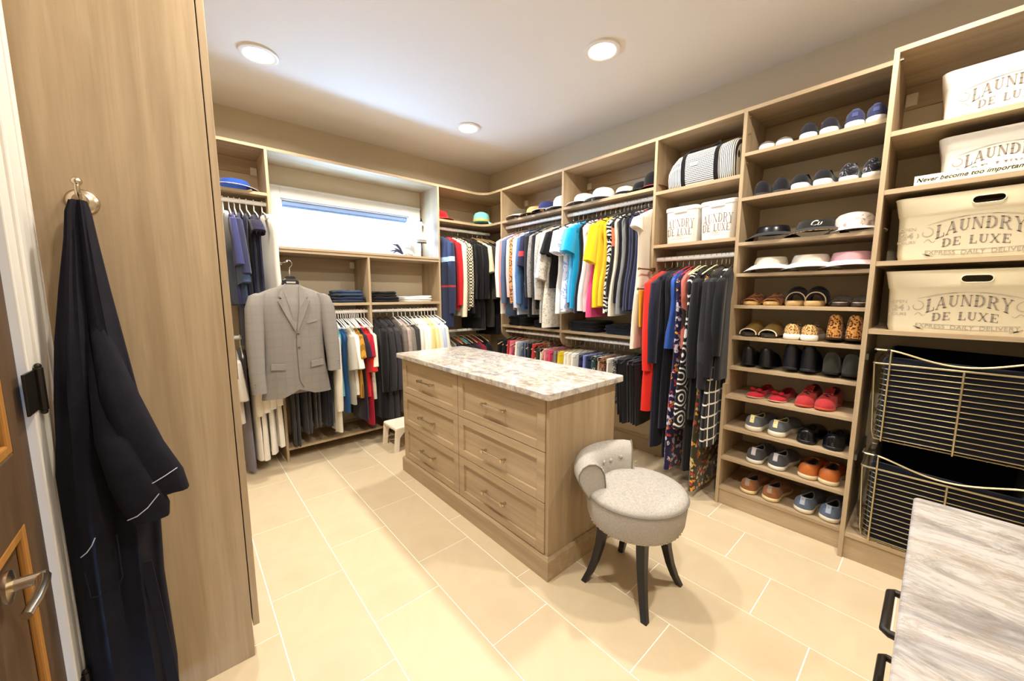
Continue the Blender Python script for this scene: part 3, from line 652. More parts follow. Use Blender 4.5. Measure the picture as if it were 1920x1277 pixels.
# ---- long-hang bay
g = 'long clothes beside the shoe tower'
FL = cloth('221d44', 'floral', 'cfc8d8', 'c2473a', 1.5); FL2 = cloth('3d3c26', 'floral', 'b24a36', 'cdbb86', 1.7)
rowsL = [
 ('coat', 'bright red long coat with flared hem, first of the long clothes', 'coat', 1.335, cloth('d92a1e'), .52, 'long', {'hw': .22, 'slz': .62, 'ht': .03}),
 ('dress', 'dark navy dress immediately behind the red coat', 'dress', 1.285, NV, .27, 'long', {'hw': .18}),
 ('dress', 'navy dress with loose waist, second behind the red coat', 'dress', 1.245, cloth('1a1c2c'), .40, None, {'hw': .17}),
 ('blouse', 'royal blue satin blouse among the dark long clothes', 'blouse', 1.205, cloth('2d55ad', r=.45), .98, None, {'hw': .205}),
 ('dress', 'purple dress with red and white flowers near the floor', 'dress', 1.165, FL, .14, None, {'hw': .19, 'flare': .03}),
 ('top', 'coral and black top squeezed beside the ring-pattern dress', 'top', 1.13, cloth('b9685c', 'hem', '2b2226', sc=.8), 1.0, None, {'hw': .13}),
 ('dress', 'black dress with white concentric ring pattern', 'dress', 1.09, cloth('17151b', 'rings', 'd8d5cf'), .46, None, {'hw': .245, 'flare': .01}),
 ('dress', 'black maxi dress with leopard-print lower part', 'dress', 1.055, cloth('1b191b', 'hem', 'b49a62', sc=2.1), .16, None, {'hw': .17}),
 ('jacket', 'plain black jacket in the middle of the long clothes', 'jacket', 1.02, BK, .55, 'long', {'slz': .62}),
 ('dress', 'brown and orange flowered maxi dress reaching nearly to the floor', 'dress', .985, FL2, .06, None, {'hw': .19, 'flare': .03}),
 ('jacket', 'black jacket with white embroidered cuffs', 'jacket', .955, cloth('201e22', 'hem', '2a282c', sc=1.2), .60, 'long', {'slz': .68}),
 ('cardigan', 'charcoal long cardigan left of the grid-pattern dress', 'cardigan', .93, BK2, .72, 'long', {'slz': .6}),
 ('dress', 'black dress with white window-grid pattern', 'dress', .91, cloth('161518', 'grid', 'e4e0d8'), .40, None, {'hw': .25}),
 ('tunic', 'black tunic with flared sleeve hanging against the shoe tower', 'tunic', .882, cloth('131216'), .82, 'long', {'slz': .46, 'hw': .22}),
]
for i, (kind, lab, cat, y, mt, hem, sl, k) in enumerate(rowsL):
    garment(kind, lab, cat, g, RB2, y, mt, hem, sl, **k)
    st = ('wire', 'wire', 'wire', 'wire', 'red', 'red', 'cream', 'cream', 'black', 'cream', 'black', 'wire', 'wire', 'wire')[i]
    hang(st, 'L', {'wire': 'clear clip hanger on the long-clothes rod', 'red': 'crimson padded hanger on the long-clothes rod', 'cream': 'pale yellow-green padded hanger on the long-clothes rod', 'black': 'black hanger on the long-clothes rod'}[st], st+' hangers in the long-clothes bay', RB2, y)
m = MB()
cuff = garment('dress', 'dark trousers-like slip hanging low behind the embroidered jacket', 'dress', g, RB2, 1.225, cloth('151319'), .20, None, hw=.12)
# ---- right wall, lower rod: skirts and shorts
g = 'skirts and trousers on the lower right-wall rod'
low = [(3.02, '1b1a1d', '', '', 'black jacket-like', .5), (2.95, '17161a', 'hem', 'c02a7a', 'black with magenta print', .5), (2.88, 'b52f30', '', '', 'bright red', .5), (2.81, 'd06a80', '', '', 'rose pink', .5), (2.75, 'e9e5dd', '', '', 'off-white', .48), (2.69, '9aa6b4', '', '', 'pale blue-grey', .5), (2.63, '2c3550', 'vstripe', '6f7688', 'navy pinstriped', .5), (2.57, '1a1a1c', '', '', 'plain black', .5),
 (2.51, 'b23a35', 'floral', 'e8ddc8', 'red flowered', .5), (2.46, '2c4030', '', '', 'dark green', .5), (2.41, 'dccdb8', 'floral', 'c98f8a', 'cream and rose flowered', .5), (2.36, 'e58d9e', '', '', 'light pink', .5), (2.31, 'd9436a', '', '', 'hot pink', .5), (2.24, '8a857c', 'vstripe', '6a655c', 'grey striped', .5), (2.19, 'e0c328', '', '', 'mustard yellow', .5), (2.14, 'eeebe2', '', '', 'white cotton', .48), (2.09, 'e6e0cf', '', '', 'cream linen', .5), (2.04, 'f2f0ea', '', '', 'bright white', .5),
 (1.98, '222741', 'hstripe', '2e3555', 'navy tone-striped', .5), (1.925, '7f86cf', '', '', 'periwinkle blue', .5), (1.88, '20304a', '', '', 'dark blue', .5), (1.835, '2e4a50', 'floral', 'c8d4d4', 'teal patterned', .5), (1.785, 'b88f6c', 'floral', 'e4d4c0', 'tan flowered', .5), (1.74, '8c5a34', 'spots', '4a2c1a', 'brown leopard print', .5), (1.69, 'e8e2d6', '', '', 'ivory', .5), (1.645, '1a1a1c', 'lace', 'e0dcd4', 'black with white lace print', .5)]
for i, (y, c, kd, c2, nm, hem) in enumerate(low):
    a = 'folded over a hanger on the lower rod by the corner' if y > 2.5 else ('clipped to the lower rod, seen above the island top')
    trousers(f'{nm} {"trousers" if y > 2.5 else "skirt"} {a}', g, RBL, y, cloth(c, kd, c2 or 'ffffff'), hem, hw=.19 if y > 2.5 else .17, kind='trousers' if y > 2.5 else 'skirt', cat='trousers' if y > 2.5 else 'skirt', folded=True, clip=.075 if y > 2.5 else .115, flare=.15)
    hang('wood' if y > 2.5 else 'grey', 'BL', 'wooden hanger on the lower right-wall rod near the corner' if y > 2.5 else 'clear clip hanger on the lower right-wall rod', 'lower rod hangers '+('near the corner' if y > 2.5 else 'beyond the island'), RBL, y)
for y, nm, hem, c in ((1.595, 'black wide-legged trousers with a white zigzag belt cord hanging right of the island', .42, '1a1a1e'), (1.55, 'plain black trousers second from the end of the lower rod', .36, '222126'), (1.50, 'charcoal trousers third from the red coat on the lower rod', .38, '1d1c20'), (1.455, 'black pressed trousers at the very end of the lower rod', .37, '29272c')):
    trousers(nm, g, RBL, y, cloth(c), hem, hw=.20, clip=.10); hang('grey', 'BL', '', '', RBL, y)
# ---- corner bay, upper and lower
RC1, RC2 = ('A', 2.03), ('A', .965)
g = 'jackets in the corner bay'
for kind, lab, cat, x, mt, hem, sl, k in [
 ('jacket', 'navy and black sports jacket with a pale blue arm band', 'jacket', 2.065, cloth('2a3350', 'band', 'aebede', 'a8323a'), 1.02, 'long', {'ht': .030, 'slz': .70}),
 ('jacket', 'bright red jacket beside the sports jacket', 'jacket', 2.145, cloth('bf1f28'), 1.20, 'long', {'ht': .026, 'slz': .62}),
 ('coat', 'cream coat between the red and houndstooth jackets', 'coat', 2.205, cloth('eae0c8'), 1.14, 'long', {'ht': .026, 'slz': .74}),
 ('jacket', 'black and cream houndstooth jacket', 'jacket', 2.275, cloth('1c1b1a', 'check', 'd8d0b4', sc=.9), 1.18, 'long', {'ht': .026, 'slz': .64}),
 ('jacket', 'shiny black leather jacket beside the houndstooth jacket', 'jacket', 2.335, plain('1a191b', .35), 1.16, 'long', {'ht': .03}),
 ('jacket', 'matt black jacket in the corner bay, next to the leather one', 'jacket', 2.40, BK, 1.12, 'long', {'ht': .03}),
 ('coat', 'charcoal corner-bay coat left of a cream blouse', 'coat', 2.465, BK2, .98, 'long', {'ht': .03}),
 ('blouse', 'cream V-neck blouse deep in the corner', 'blouse', 2.53, cloth('d6cfae'), 1.3, 'elbow', {}),
 ('coat', 'dark ribbed coat right in the corner beside the cream blouse', 'coat', 2.60, cloth('35322f'), 1.0, 'long', {'ht': .034}),
 ('coat', 'black puffer coat against the corner wall', 'coat', 2.67, BK, .90, 'long', {'ht': .035})]:
    garment(kind, lab, cat, g, RC1, x, mt, hem, sl, **k)
    hang('wood' if x > 2.45 else 'wire', 'C1', 'wooden hanger deep in the corner bay, upper rod' if x > 2.45 else 'thin metal hanger on the upper rod of the corner bay', 'upper corner hangers '+('wood' if x > 2.45 else 'metal'), RC1, x)
g = 'shirts on the low corner rod'
for lab, x, mt, hem in [
 ('ivory shirt at the left end of the low corner rod', 2.05, cloth('e4dac4'), .3), ('grey flecked shirt second on the low corner rod', 2.11, cloth('9a9486', 'melange', '5c574e'), .3), ('dark green shirt on the low corner rod', 2.17, cloth('242c28'), .3),
 ('black shirt with orange shoulder stripe in the low corner', 2.23, cloth('c2542c', 'hem', '1c1a1c', sc=.35), .3), ('black shirt with teal shoulder patch in the low corner', 2.30, cloth('4a9aa0', 'hem', '17161a', sc=.35), .3),
 ('dark plum shirt on the low corner rod', 2.37, cloth('2a1c28'), .3), ('maroon knitted shirt on the low corner rod', 2.44, cloth('7c1c28'), .3), ('black knit pullover at the right end of the low corner rod', 2.53, BK, .3)]:
    garment('shirt', lab, 'shirt', g, RC2, x, mt, hem, 'long', slz=.4); hang('wood', 'C2', 'wooden hanger on the low corner rod', 'low corner hangers', RC2, x)
# ---- left of the window
RA1, RA2 = ('A', 2.035), ('A', 1.035)
g = 'clothes left of the window'
for kind, lab, cat, x, mt, hem, sl, k in [
 ('t_shirt', 'T-shirt fading from white to slate blue beside the tall cabinet', 'shirt', .285, cloth('c4cdd8', 'fade', '3c4a66'), 1.30, 'short', {'slz': .46, 'hw': .24, 'lean': 14}),
 ('shirt', 'periwinkle blue polo with wide sleeve, second from the tall cabinet', 'shirt', .32, cloth('3c3f6a'), 1.28, 'elbow', {'slz': .34}),
 ('shirt', 'slate navy polo shirt with loose sleeve, third from the tall cabinet', 'shirt', .352, cloth('32344f'), .98, 'elbow', {'slz': .40}),
 ('dress', 'very dark navy dress, fourth from the tall cabinet', 'dress', .385, cloth('1b1a2e'), .90, None, {'hw': .19}),
 ('shirt', 'black-navy cap-sleeved shirt in the middle of the left rod', 'shirt', .425, cloth('201f34'), .95, 'cap', {}),
 ('shirt', 'dark navy collared shirt next to the white dress', 'shirt', .47, cloth('24233c'), .90, 'cap', {'collar': 'c'}),
 ('dress', 'long white sleeveless dress hanging at the window upright', 'dress', .522, cloth('ece6da'), .84, None, {'hw': .20, 'flare': .0, 'collar': 'rib'})]:
    q = garment(kind, lab, cat, g, RA1, x, mt, hem, sl, **k)
    if x > .5: q.location.y -= .05; q.rotation_euler.z += rad(16); q.location.x += .012
    hang('white', 'A1', 'white plastic hanger on the upper rod left of the window', 'white hangers left of the window', RA1, x)
g = 'white clothes on the lower left rod'
for kind, lab, cat, x, mt, hem, sl, k in [
 ('t_shirt', 'off-white T-shirt low down beside the tall cabinet', 'shirt', .272, cloth('ddd6cb'), .42, 'elbow', {}),
 ('dress', 'long grey dress trailing lowest, behind the low off-white T-shirt', 'dress', .315, cloth('7d7984'), .03, None, {'hw': .2}),
 ('tunic', 'off-white pleated tunic below the suit, left one', 'tunic', .365, cloth('e6dfd3'), .10, 'long', {'slz': .42}),
 ('tunic', 'white pleated tunic below the suit, second from the left', 'tunic', .415, cloth('efe9de'), .08, 'long', {'slz': .40}),
 ('tunic', 'white long shirt with button cuff below the suit front', 'tunic', .465, W_, .12, 'long', {'slz': .38}),
 ('tunic', 'ivory long shirt with turned-back cuff, nearest the dark trousers', 'tunic', .515, cloth('ece6d8'), .16, 'long', {'slz': .36})]:
    q = garment(kind, lab, cat, g, RA2, x, mt, hem, sl, **k); q.location.y += .03; q.scale = (.94, 1, 1); hang('white', 'A2', 'white plastic hanger on the lower rod left of the window', 'white hangers on the low left rod', RA2, x)
# ---- under the window
RM = ('A', 1.205)
g = 'clothes under the window, left half'
for x, lab, c, hem in ((.64, 'charcoal grey trousers hanging straight below the suit', '38363a', .13), (.72, 'dark grey trousers with a crease, beside the straight charcoal ones', '45434a', .22), (.80, 'grey-brown trousers under the suit hem', '4c4848', .26), (.875, 'dark navy jeans with turned-up cuff under the right suit sleeve', '20222f', .24)):
    trousers(lab, g, RM, x, cloth(c), hem, hw=.19); hang('white', 'AM', 'white plastic hanger on the rod under the window', 'white hangers under the window', RM, x)
for kind, lab, cat, x, mt, hem, sl, k in [
 ('shirt', 'long off-white shirt just right of the suit', 'shirt', .94, cloth('e4ded0'), .20, 'long', {'slz': .62}),
 ('polo', 'light turquoise polo behind the long off-white shirt', 'shirt', .985, cloth('6fb6c8'), .50, None, {'hw': .17}),
 ('polo', 'deep blue polo shirt beside the light turquoise one', 'shirt', 1.025, cloth('27578c'), .34, None, {'hw': .17}),
 ('polo', 'heather grey long T-shirt between deep blue and white', 'shirt', 1.065, cloth('b4afa4'), .42, 'elbow', {}),
 ('polo', 'white polo with drooping sleeve under the window', 'shirt', 1.10, cloth('f0ede4'), .48, 'elbow', {}),
 ('polo', 'mustard striped polo under the window', 'shirt', 1.135, cloth('b8862c', 'vstripe', '8a6420'), .45, 'short', {}),
 ('polo', 'dark polo with a slanting white stripe beside the red one', 'shirt', 1.165, cloth('2a2230'), .24, 'short', {}),
 ('polo', 'bright red polo shirt under the window', 'shirt', 1.195, cloth('cc1f22'), .45, 'short', {'slz': .34}),
 ('polo', 'crimson longer polo behind the bright red one', 'shirt', 1.222, cloth('a01530'), .20, 'short', {}),
 ('polo', 'beige-white polo at the divider, last of the left half', 'shirt', 1.25, cloth('e0dac8'), .42, 'elbow', {})]:
    garment(kind, lab, cat, g, RM, x, mt, hem, sl, drop=.035, **k)
    hang('white', 'AM', '', '', RM, x)
for x in (.96, 1.005, 1.045, 1.083, 1.12, 1.15, 1.18): hang('white', 'AM', '', '', RM, x, True)
g = 'clothes under the window, right half'
PB = cloth('6b625c', 'plaid', '3c3636', '857c74', .8)
for i, (kind, lab, cat, x, mt, hem, sl, k) in enumerate([
 ('suit_jacket', 'black suit jacket, first to the right of the divider', 'jacket', 1.335, BK2, .22, 'long', {'ht': .03}),
 ('suit_jacket', 'charcoal suit jacket, second to the right of the divider', 'jacket', 1.40, cloth('323035'), .16, 'long', {'ht': .03}),
 ('suit_jacket', 'dark grey suit jacket, third to the right of the divider', 'jacket', 1.46, cloth('3a383c'), .20, 'long', {'ht': .03}),
 ('suit_jacket', 'grey-brown plaid jacket with broad checks', 'jacket', 1.525, PB, .25, 'long', {'ht': .03}),
 ('shirt', 'pink and grey plaid shirt behind the plaid jacket', 'shirt', 1.575, cloth('a09088', 'plaid', '5c4c4c', 'b8a8a0', 1.1), .4, 'long', {}),
 ('shirt', 'fine dark check shirt between plaid and charcoal', 'shirt', 1.61, cloth('6a655f', 'check', '8a857c', sc=1.5), .4, 'long', {}),
 ('shirt', 'plain charcoal shirt next to the white shirts', 'shirt', 1.65, cloth('3c3b3c'), .4, 'long', {}),
 ('shirt', 'greyish white shirt, first of the white shirts', 'shirt', 1.70, cloth('dedacd'), .4, 'long', {}),
 ('shirt', 'bright white dress shirt, middle of the white shirts', 'shirt', 1.745, cloth('f6f3ea'), .4, 'long', {}),
 ('shirt', 'warm white dress shirt beside the yellow shirt', 'shirt', 1.785, cloth('f2edde'), .4, 'long', {}),
 ('shirt', 'pale yellow shirt under the window', 'shirt', 1.825, cloth('e8d48a'), .4, 'long', {}),
 ('shirt', 'cream yellow checked shirt beside the pale yellow one', 'shirt', 1.86, cloth('ecdcb0', 'check', 'e4cf98', sc=2), .4, 'long', {}),
 ('shirt', 'ivory shirt between cream yellow and light blue', 'shirt', 1.895, cloth('f0e9d6'), .4, 'long', {}),
 ('shirt', 'light blue dress shirt near the right upright', 'shirt', 1.935, cloth('b4c2e8'), .4, 'long', {}),
 ('shirt', 'pale green-white shirt last before the right upright', 'shirt', 1.975, cloth('e2e6d2'), .4, 'long', {})]):
    garment(kind, lab, cat, g, RM, x, mt, hem, sl, **k)
    hang('white' if i > 2 else 'black', 'AR' if i < 3 else 'AM', 'black suit hanger under the window', 'black suit hangers', RM, x)
# ================================================================ the grey suit on display
st = NT('grey_plaid_suiting'); co = st.coord(); s = st.sep(co)
def lines(ax, f, lo, hi):
    a = st.math('FRACT', st.math('MULTIPLY', s[ax], f)); return st.ramp(a, [(0, (0,0,0,1)), (lo, (1,1,1,1)), (hi, (0,0,0,1))], 'CONSTANT')
h = st.math('MAXIMUM', st.math('MAXIMUM', lines(0, 17, .40, .46), lines(0, 17, .52, .58)), st.math('MAXIMUM', lines(2, 17, .40, .46), lines(2, 17, .52, .58)))
c = st.mix(st.noise(st.coord((500, 500, 500)), 1, 2), '7b7671', '918c86'); c = st.mix(st.math('MULTIPLY', h, .20), c, '6c6662')
st.base(c); st.rough(.9, 0, .15); st.bump(st.noise(co, 600, 2), .25, .001); SUIT = st.m
SX, SY = .618, 3.165
t = thing('suit_jacket', 'grey glen-plaid suit jacket displayed facing out on a hanger below the window', 'jacket', (SX, SY, .60), rad(4))
def trow(z, hw, ht, yo=0, amp=0, open_=0):
    out = []
    for j in range(32):
        a = 2*PI*j/32; x = cos(a); y = sin(a); x = math.copysign(abs(x)**.85, x); y = math.copysign(abs(y)**.7, y)
        zz = z+(open_*max(0, 1-abs(x-.02)/.45) if y < 0 else 0)
        out.append((hw*x, yo+ht*y+amp*sin(5*x+z*9), zz))
    return out
m = MB(); m.loft([trow(.09, .15, .01), trow(.08, .20, .03), trow(.012, .225, .038, 0, .004, .05), trow(0, .235, .045, 0, .004, .05), trow(.10, .225, .05, 0, .003, .01), trow(.25, .205, .055), trow(.40, .198, .06), trow(.55, .205, .062), trow(.66, .215, .058), trow(.73, .222, .048), trow(.765, .205, .036), trow(.79, .15, .030), trow(.815, .08, .026), trow(.83, .055, .022)])
m.obj('body', SUIT, t, smooth=True)
for sx, L, bx, ex in ((-1, .70, 0, -.035), (1, .60, 0, .035)):
    P = [(.19, .0, .765, .035, .030), (.215, 0, .745, .05, .040), (.238, -.005, .66, .056, .046), (.252, -.02, .765-L*.5, .055, .046), (.258, -.035, .765-L*.8, .048, .040), (.255, -.05, .765-L, .045, .036)]
    m = MB(); rs = [ring(sx*x, y, z, a, b, 14) for x, y, z, a, b in P]; x, y, z, a, b = P[-1]; rs += [ring(sx*x, y, z+.003, a*.85, b*.8, 14), ring(sx*x, y, z+.05, a*.8, b*.7, 14)]
    m.loft(rs); sl = m.obj('sleeve', SUIT, t, smooth=True)
    for k in range(3):
        m = MB(); m.sphere((sx*.28, -.075, .765-L+.03+k*.02), .0055, 8, .6); m.obj('cuff_button', plain('4a443e', .4), sl)
LINM = cloth('8f8a84')
m = MB(); m.loft([[(-.058, -.040, .815), (-.010, -.0665, .50), (.0, -.0665, .50), (.058, -.040, .815), (0, -.042, .80)], [(-.058, -.036, .815), (-.010, -.060, .50), (.0, -.060, .50), (.058, -.036, .815), (0, -.036, .80)]]); m.obj('lining', LINM, t)
def flat(t, name, pts, th, mat):      # front-facing cloth panel with thickness; pts (x,y,z)
    m = MB(); m.loft([[(x, y-th, z) for x, y, z in pts], [(x, y, z) for x, y, z in pts]]); return m.obj(name, mat, t, bevel=.0015)
for sx in (-1, 1):
    flat(t, 'lapel', [(sx*.045, -.036, .838), (sx*.068, -.046, .80), (sx*.100, -.055, .745), (sx*.078, -.060, .725), (sx*.108, -.060, .715), (sx*.060, -.066, .60), (sx*.004, -.069, .475), (sx*.010, -.069, .54), (sx*.030, -.064, .66)], .005, SUIT)
m = MB(); m.tube([(.052*cos(a), -.01+.024*sin(a), .838-.012*(a > PI)) for a in [PI*i/10 for i in range(11)]], .010, 8); m.obj('collar', SUIT, t, smooth=True)
flat(t, 'pocket_flap', [(-.175, -.052, .265), (-.085, -.062, .255), (-.085, -.062, .21), (-.178, -.052, .218)], .006, SUIT)
flat(t, 'pocket_flap', [(.085, -.062, .255), (.175, -.052, .265), (.178, -.052, .218), (.085, -.062, .21)], .006, SUIT)
flat(t, 'breast_pocket', [(.075, -.064, .555), (.15, -.058, .57), (.15, -.058, .555), (.075, -.064, .54)], .005, SUIT)
m = MB(); m.tube([(0, -.0665, .475), (-.004, -.064, .38), (-.002, -.059, .25), (.004, -.055, .12), (.03, -.051, .06)], .0022, 6); m.obj('front_edge', plain('5d5751', .9), t)
for z in (.47, .37):
    m = MB(); m.sphere((.012, -.066, z), .009, 10, .5); m.obj('button', plain('4a443e', .4), t)
hg = thing('suit_hanger', 'broad black suit hanger with wire hook holding the grey plaid jacket', 'hanger', (SX, SY, 1.43), rad(4))
m = MB(); m.loft([[(x, y, z) for x, y, z in ((-w_, -d, a), (w_, -d, a), (w_, d, a), (-w_, d, a))] for w_, d, a in ((.060, .016, -.012), (.052, .015, .028), (.034, .012, .040), (.030, .011, .060))]); m.obj('shoulder_block', plain('1b1a1a', .35), hg, bevel=.004)
m = MB(); m.tube([(0, 0, .06), (0, 0, .10), (.004, .01, .12), (.016, 0, .135), (.020, 0, .152), (.010, 0, .170), (-.006, 0, .174), (-.020, 0, .166), (-.024, 0, .152)], .0026, 8); m.obj('hook', CHROME, hg, smooth=True)
m = MB(); m.box(-.03, .03, -.0185, -.0165, .008, .020); m.obj('name_plate', plain('b8b2a6', .4), hg)
t = thing('valet_rod', 'short chrome valet rod below the window ledge, carrying the suit hanger', 'rod', (.60, 3.39, 1.592))
m = MB(); m.tube([(0, 0, 0), (0, -.245, 0)], .005, 8); m.sphere((0, -.25, 0), .008, 8); m.obj('rod', CHROME, t, smooth=True)
m = MB(); m.box(-.032, .012, -.012, .012, -.012, .012); m.obj('mount', CHROME, t, bevel=.002)
# ================================================================ robe on its hook
hk = thing('robe_hook', 'round brushed nickel robe hook on the side of the tall cabinet', 'hook', (-.180, 1.592, 1.610))
m = MB(); m.lathe([(.034, 0), (.034, .004), (.028, .010), (.014, .013), (.012, .03), (.016, .036), (.012, .044), (0, .046)], n=24); q = m.obj('rose', NICKEL, hk, smooth=True); q.rotation_euler = (rad(90), 0, 0)
m = MB(); m.tube([(0, -.03, 0), (0, -.05, .005), (0, -.062, .022), (0, -.058, .038)], .006, 8); m.sphere((0, -.058, .043), .011, 10)
m.tube([(0, -.03, -.002), (0, -.045, -.02), (0, -.066, -.034), (0, -.078, -.026)], .006, 8); m.sphere((0, -.080, -.022), .010, 10); m.obj('prong', NICKEL, hk, smooth=True)
RBM = NT('navy_robe'); co = RBM.coord(); RBM.base(RBM.mix(RBM.noise(co, 25, 3), '0e0d15', '1b1923')); RBM.rough(.85, 0, .2); RBM.bump(RBM.noise(co, 300, 2), .3, .001); RB = RBM.m
RX, RY = -.180, 1.515
t = thing('robe', 'dark navy robe with pale piping hanging from the hook on the cabinet side', 'robe', (RX, RY, .05))
rows_ = [(1.600, -.196, -.163, .022), (1.57, -.205, -.158, .028), (1.50, -.213, -.153, .034), (1.373, -.232, -.142, .038), (1.235, -.248, -.128, .042), (1.09, -.258, -.113, .046), (.99, -.264, -.094, .050), (.90, -.266, -.084, .052), (.80, -.264, -.092, .052), (.70, -.262, -.098, .052), (.55, -.262, -.104, .050), (.40, -.262, -.101, .050), (.26, -.264, -.098, .052), (.12, -.266, -.104, .052), (.05, -.266, -.112, .05)]
def rdy(z): return -.07*min(1, max(0, (1.42-z)/.34))
def robe_ring(z, xl, xr, d, i):
    f_ = (1.5+rdy(z))/1.5; xr *= f_; xl = max(xl*1.0, -.2735) if z < 1.15 else xl; xl = -.2735 if z < .98 else xl
    out = []; n = 44; c = (xl+xr)/2; h = (xr-xl)/2; am = min(.011, .2*h)
    for j in range(n):
        a = 2*PI*j/n; x = cos(a); y = sin(a); x = math.copysign(abs(x)**.8, x); y = math.copysign(abs(y)**.6, y)
        out.append((c+h*x-RX, RY+rdy(z)+d*y*.9+(am*sin(7*x+1.2+.05*i)+am*.6*sin(15*x+.3*i) if y < .3 else 0)-RY, z-.05))
    return out
m = MB(); m.loft([robe_ring(z, a, b, d, i) for i, (z, a, b, d) in enumerate(rows_)]); m.obj('body', RB, t, smooth=True)
def tubew(pts, name, mat, parent, r, n=12, cap=True, fl=.55):
    m = MB(); rs = []
    for (x, y, z, a, b) in pts: rs.append(ring(x*(1.5+rdy(z))/1.5-RX, y+rdy(z)-RY, z-.05, a, b, 14, amp=.003, ph=z*30, fr=2))
    m.loft(rs); return m.obj(name, mat, parent, smooth=True)
s1 = tubew([(-.175, 1.505, 1.36, .006, .006), (-.168, 1.485, 1.25, .018, .016), (-.145, 1.458, 1.10, .035, .026), (-.115, 1.445, .96, .045, .030), (-.085, 1.44, .87, .050, .030), (-.072, 1.44, .815, .046, .028)], 'sleeve', RB, t, 0)
s2 = tubew([(-.190, 1.500, 1.26, .006, .006), (-.183, 1.475, 1.12, .018, .016), (-.16, 1.442, .98, .038, .026), (-.135, 1.43, .86, .046, .03), (-.117, 1.43, .79, .046, .028), (-.110, 1.43, .755, .036, .024)], 'sleeve', RB, t, 0)
PIPE = plain('b6b4c0', .6)
for prt, P in ((s1, [(-.118, 1.412, .853), (-.095, 1.405, .862), (-.07, 1.408, .873), (-.045, 1.418, .884)]), (s2, [(-.155, 1.405, .778), (-.135, 1.398, .785), (-.113, 1.399, .80), (-.088, 1.405, .828)]), (t, [(-.255, 1.462, .690), (-.243, 1.458, .70), (-.232, 1.458, .715), (-.225, 1.460, .732)])):
    m = MB(); m.tube([(x*(1.5+rdy(z))/1.5-RX, y+rdy(z)-RY-.002, z-.05) for x, y, z in P], .0013, 6); q = m.obj('piping', PIPE, prt, smooth=True); q['label'] = 'pale piping'
m = MB(); m.loft([[(x-RX, y-RY-.07, z-.05) for x, y, z in ((a-.012, 1.46, h), (a+.012, 1.46, h), (a+.012, 1.466, h), (a-.012, 1.466, h))] for a, h in ((-.13, .62), (-.118, .45), (-.108, .28), (-.103, .17))]); m.obj('belt', RB, t, bevel=.001)
m = MB(); m.tube([(-.24-RX, 1.452-RY-.07, .60), (-.235-RX, 1.448-RY-.07, .53), (-.19-RX, 1.446-RY-.07, .52), (-.175-RX, 1.446-RY-.07, .56), (-.175-RX, 1.446-RY-.07, .68)], .002, 6); m.obj('pocket_seam', RB, t)
# ---------------------------------------------------------------- mustard scarf on pull-out valet rods
for i, (z, lab) in enumerate(((1.533, 'upper pull-out brass valet rod beside the red coat'), (1.395, 'lower pull-out brass valet rod carrying the mustard scarf'))):
    t = thing('valet_rod', lab, 'rod', (2.583, P3-.02, z))
    m = MB(); m.tube([(0, 0, 0), (-.20, 0, 0)], .005, 8); m.sphere((-.205, 0, 0), .009, 8); m.obj('rod', plain('8a6f4a', .35, .9), t, smooth=True)
    m = MB(); m.box(-.03, .01, -.010, .010, -.014, .014); m.obj('mount', plain('6d5636', .4, .8), t, bevel=.003)
t = thing('scarf', 'mustard yellow scarf hanging from the lower valet rod', 'scarf', (2.45, P3-.025, 1.13))
m = MB(); m.loft([ring(-.01+.03*u, 0, .255*(1-u), .055+.012*u, .012, 20, amp=.004, ph=1, fr=3) for u in (0, .05, .3, .6, 1)]); m.obj('cloth', cloth('d49a1a'), t, smooth=True)
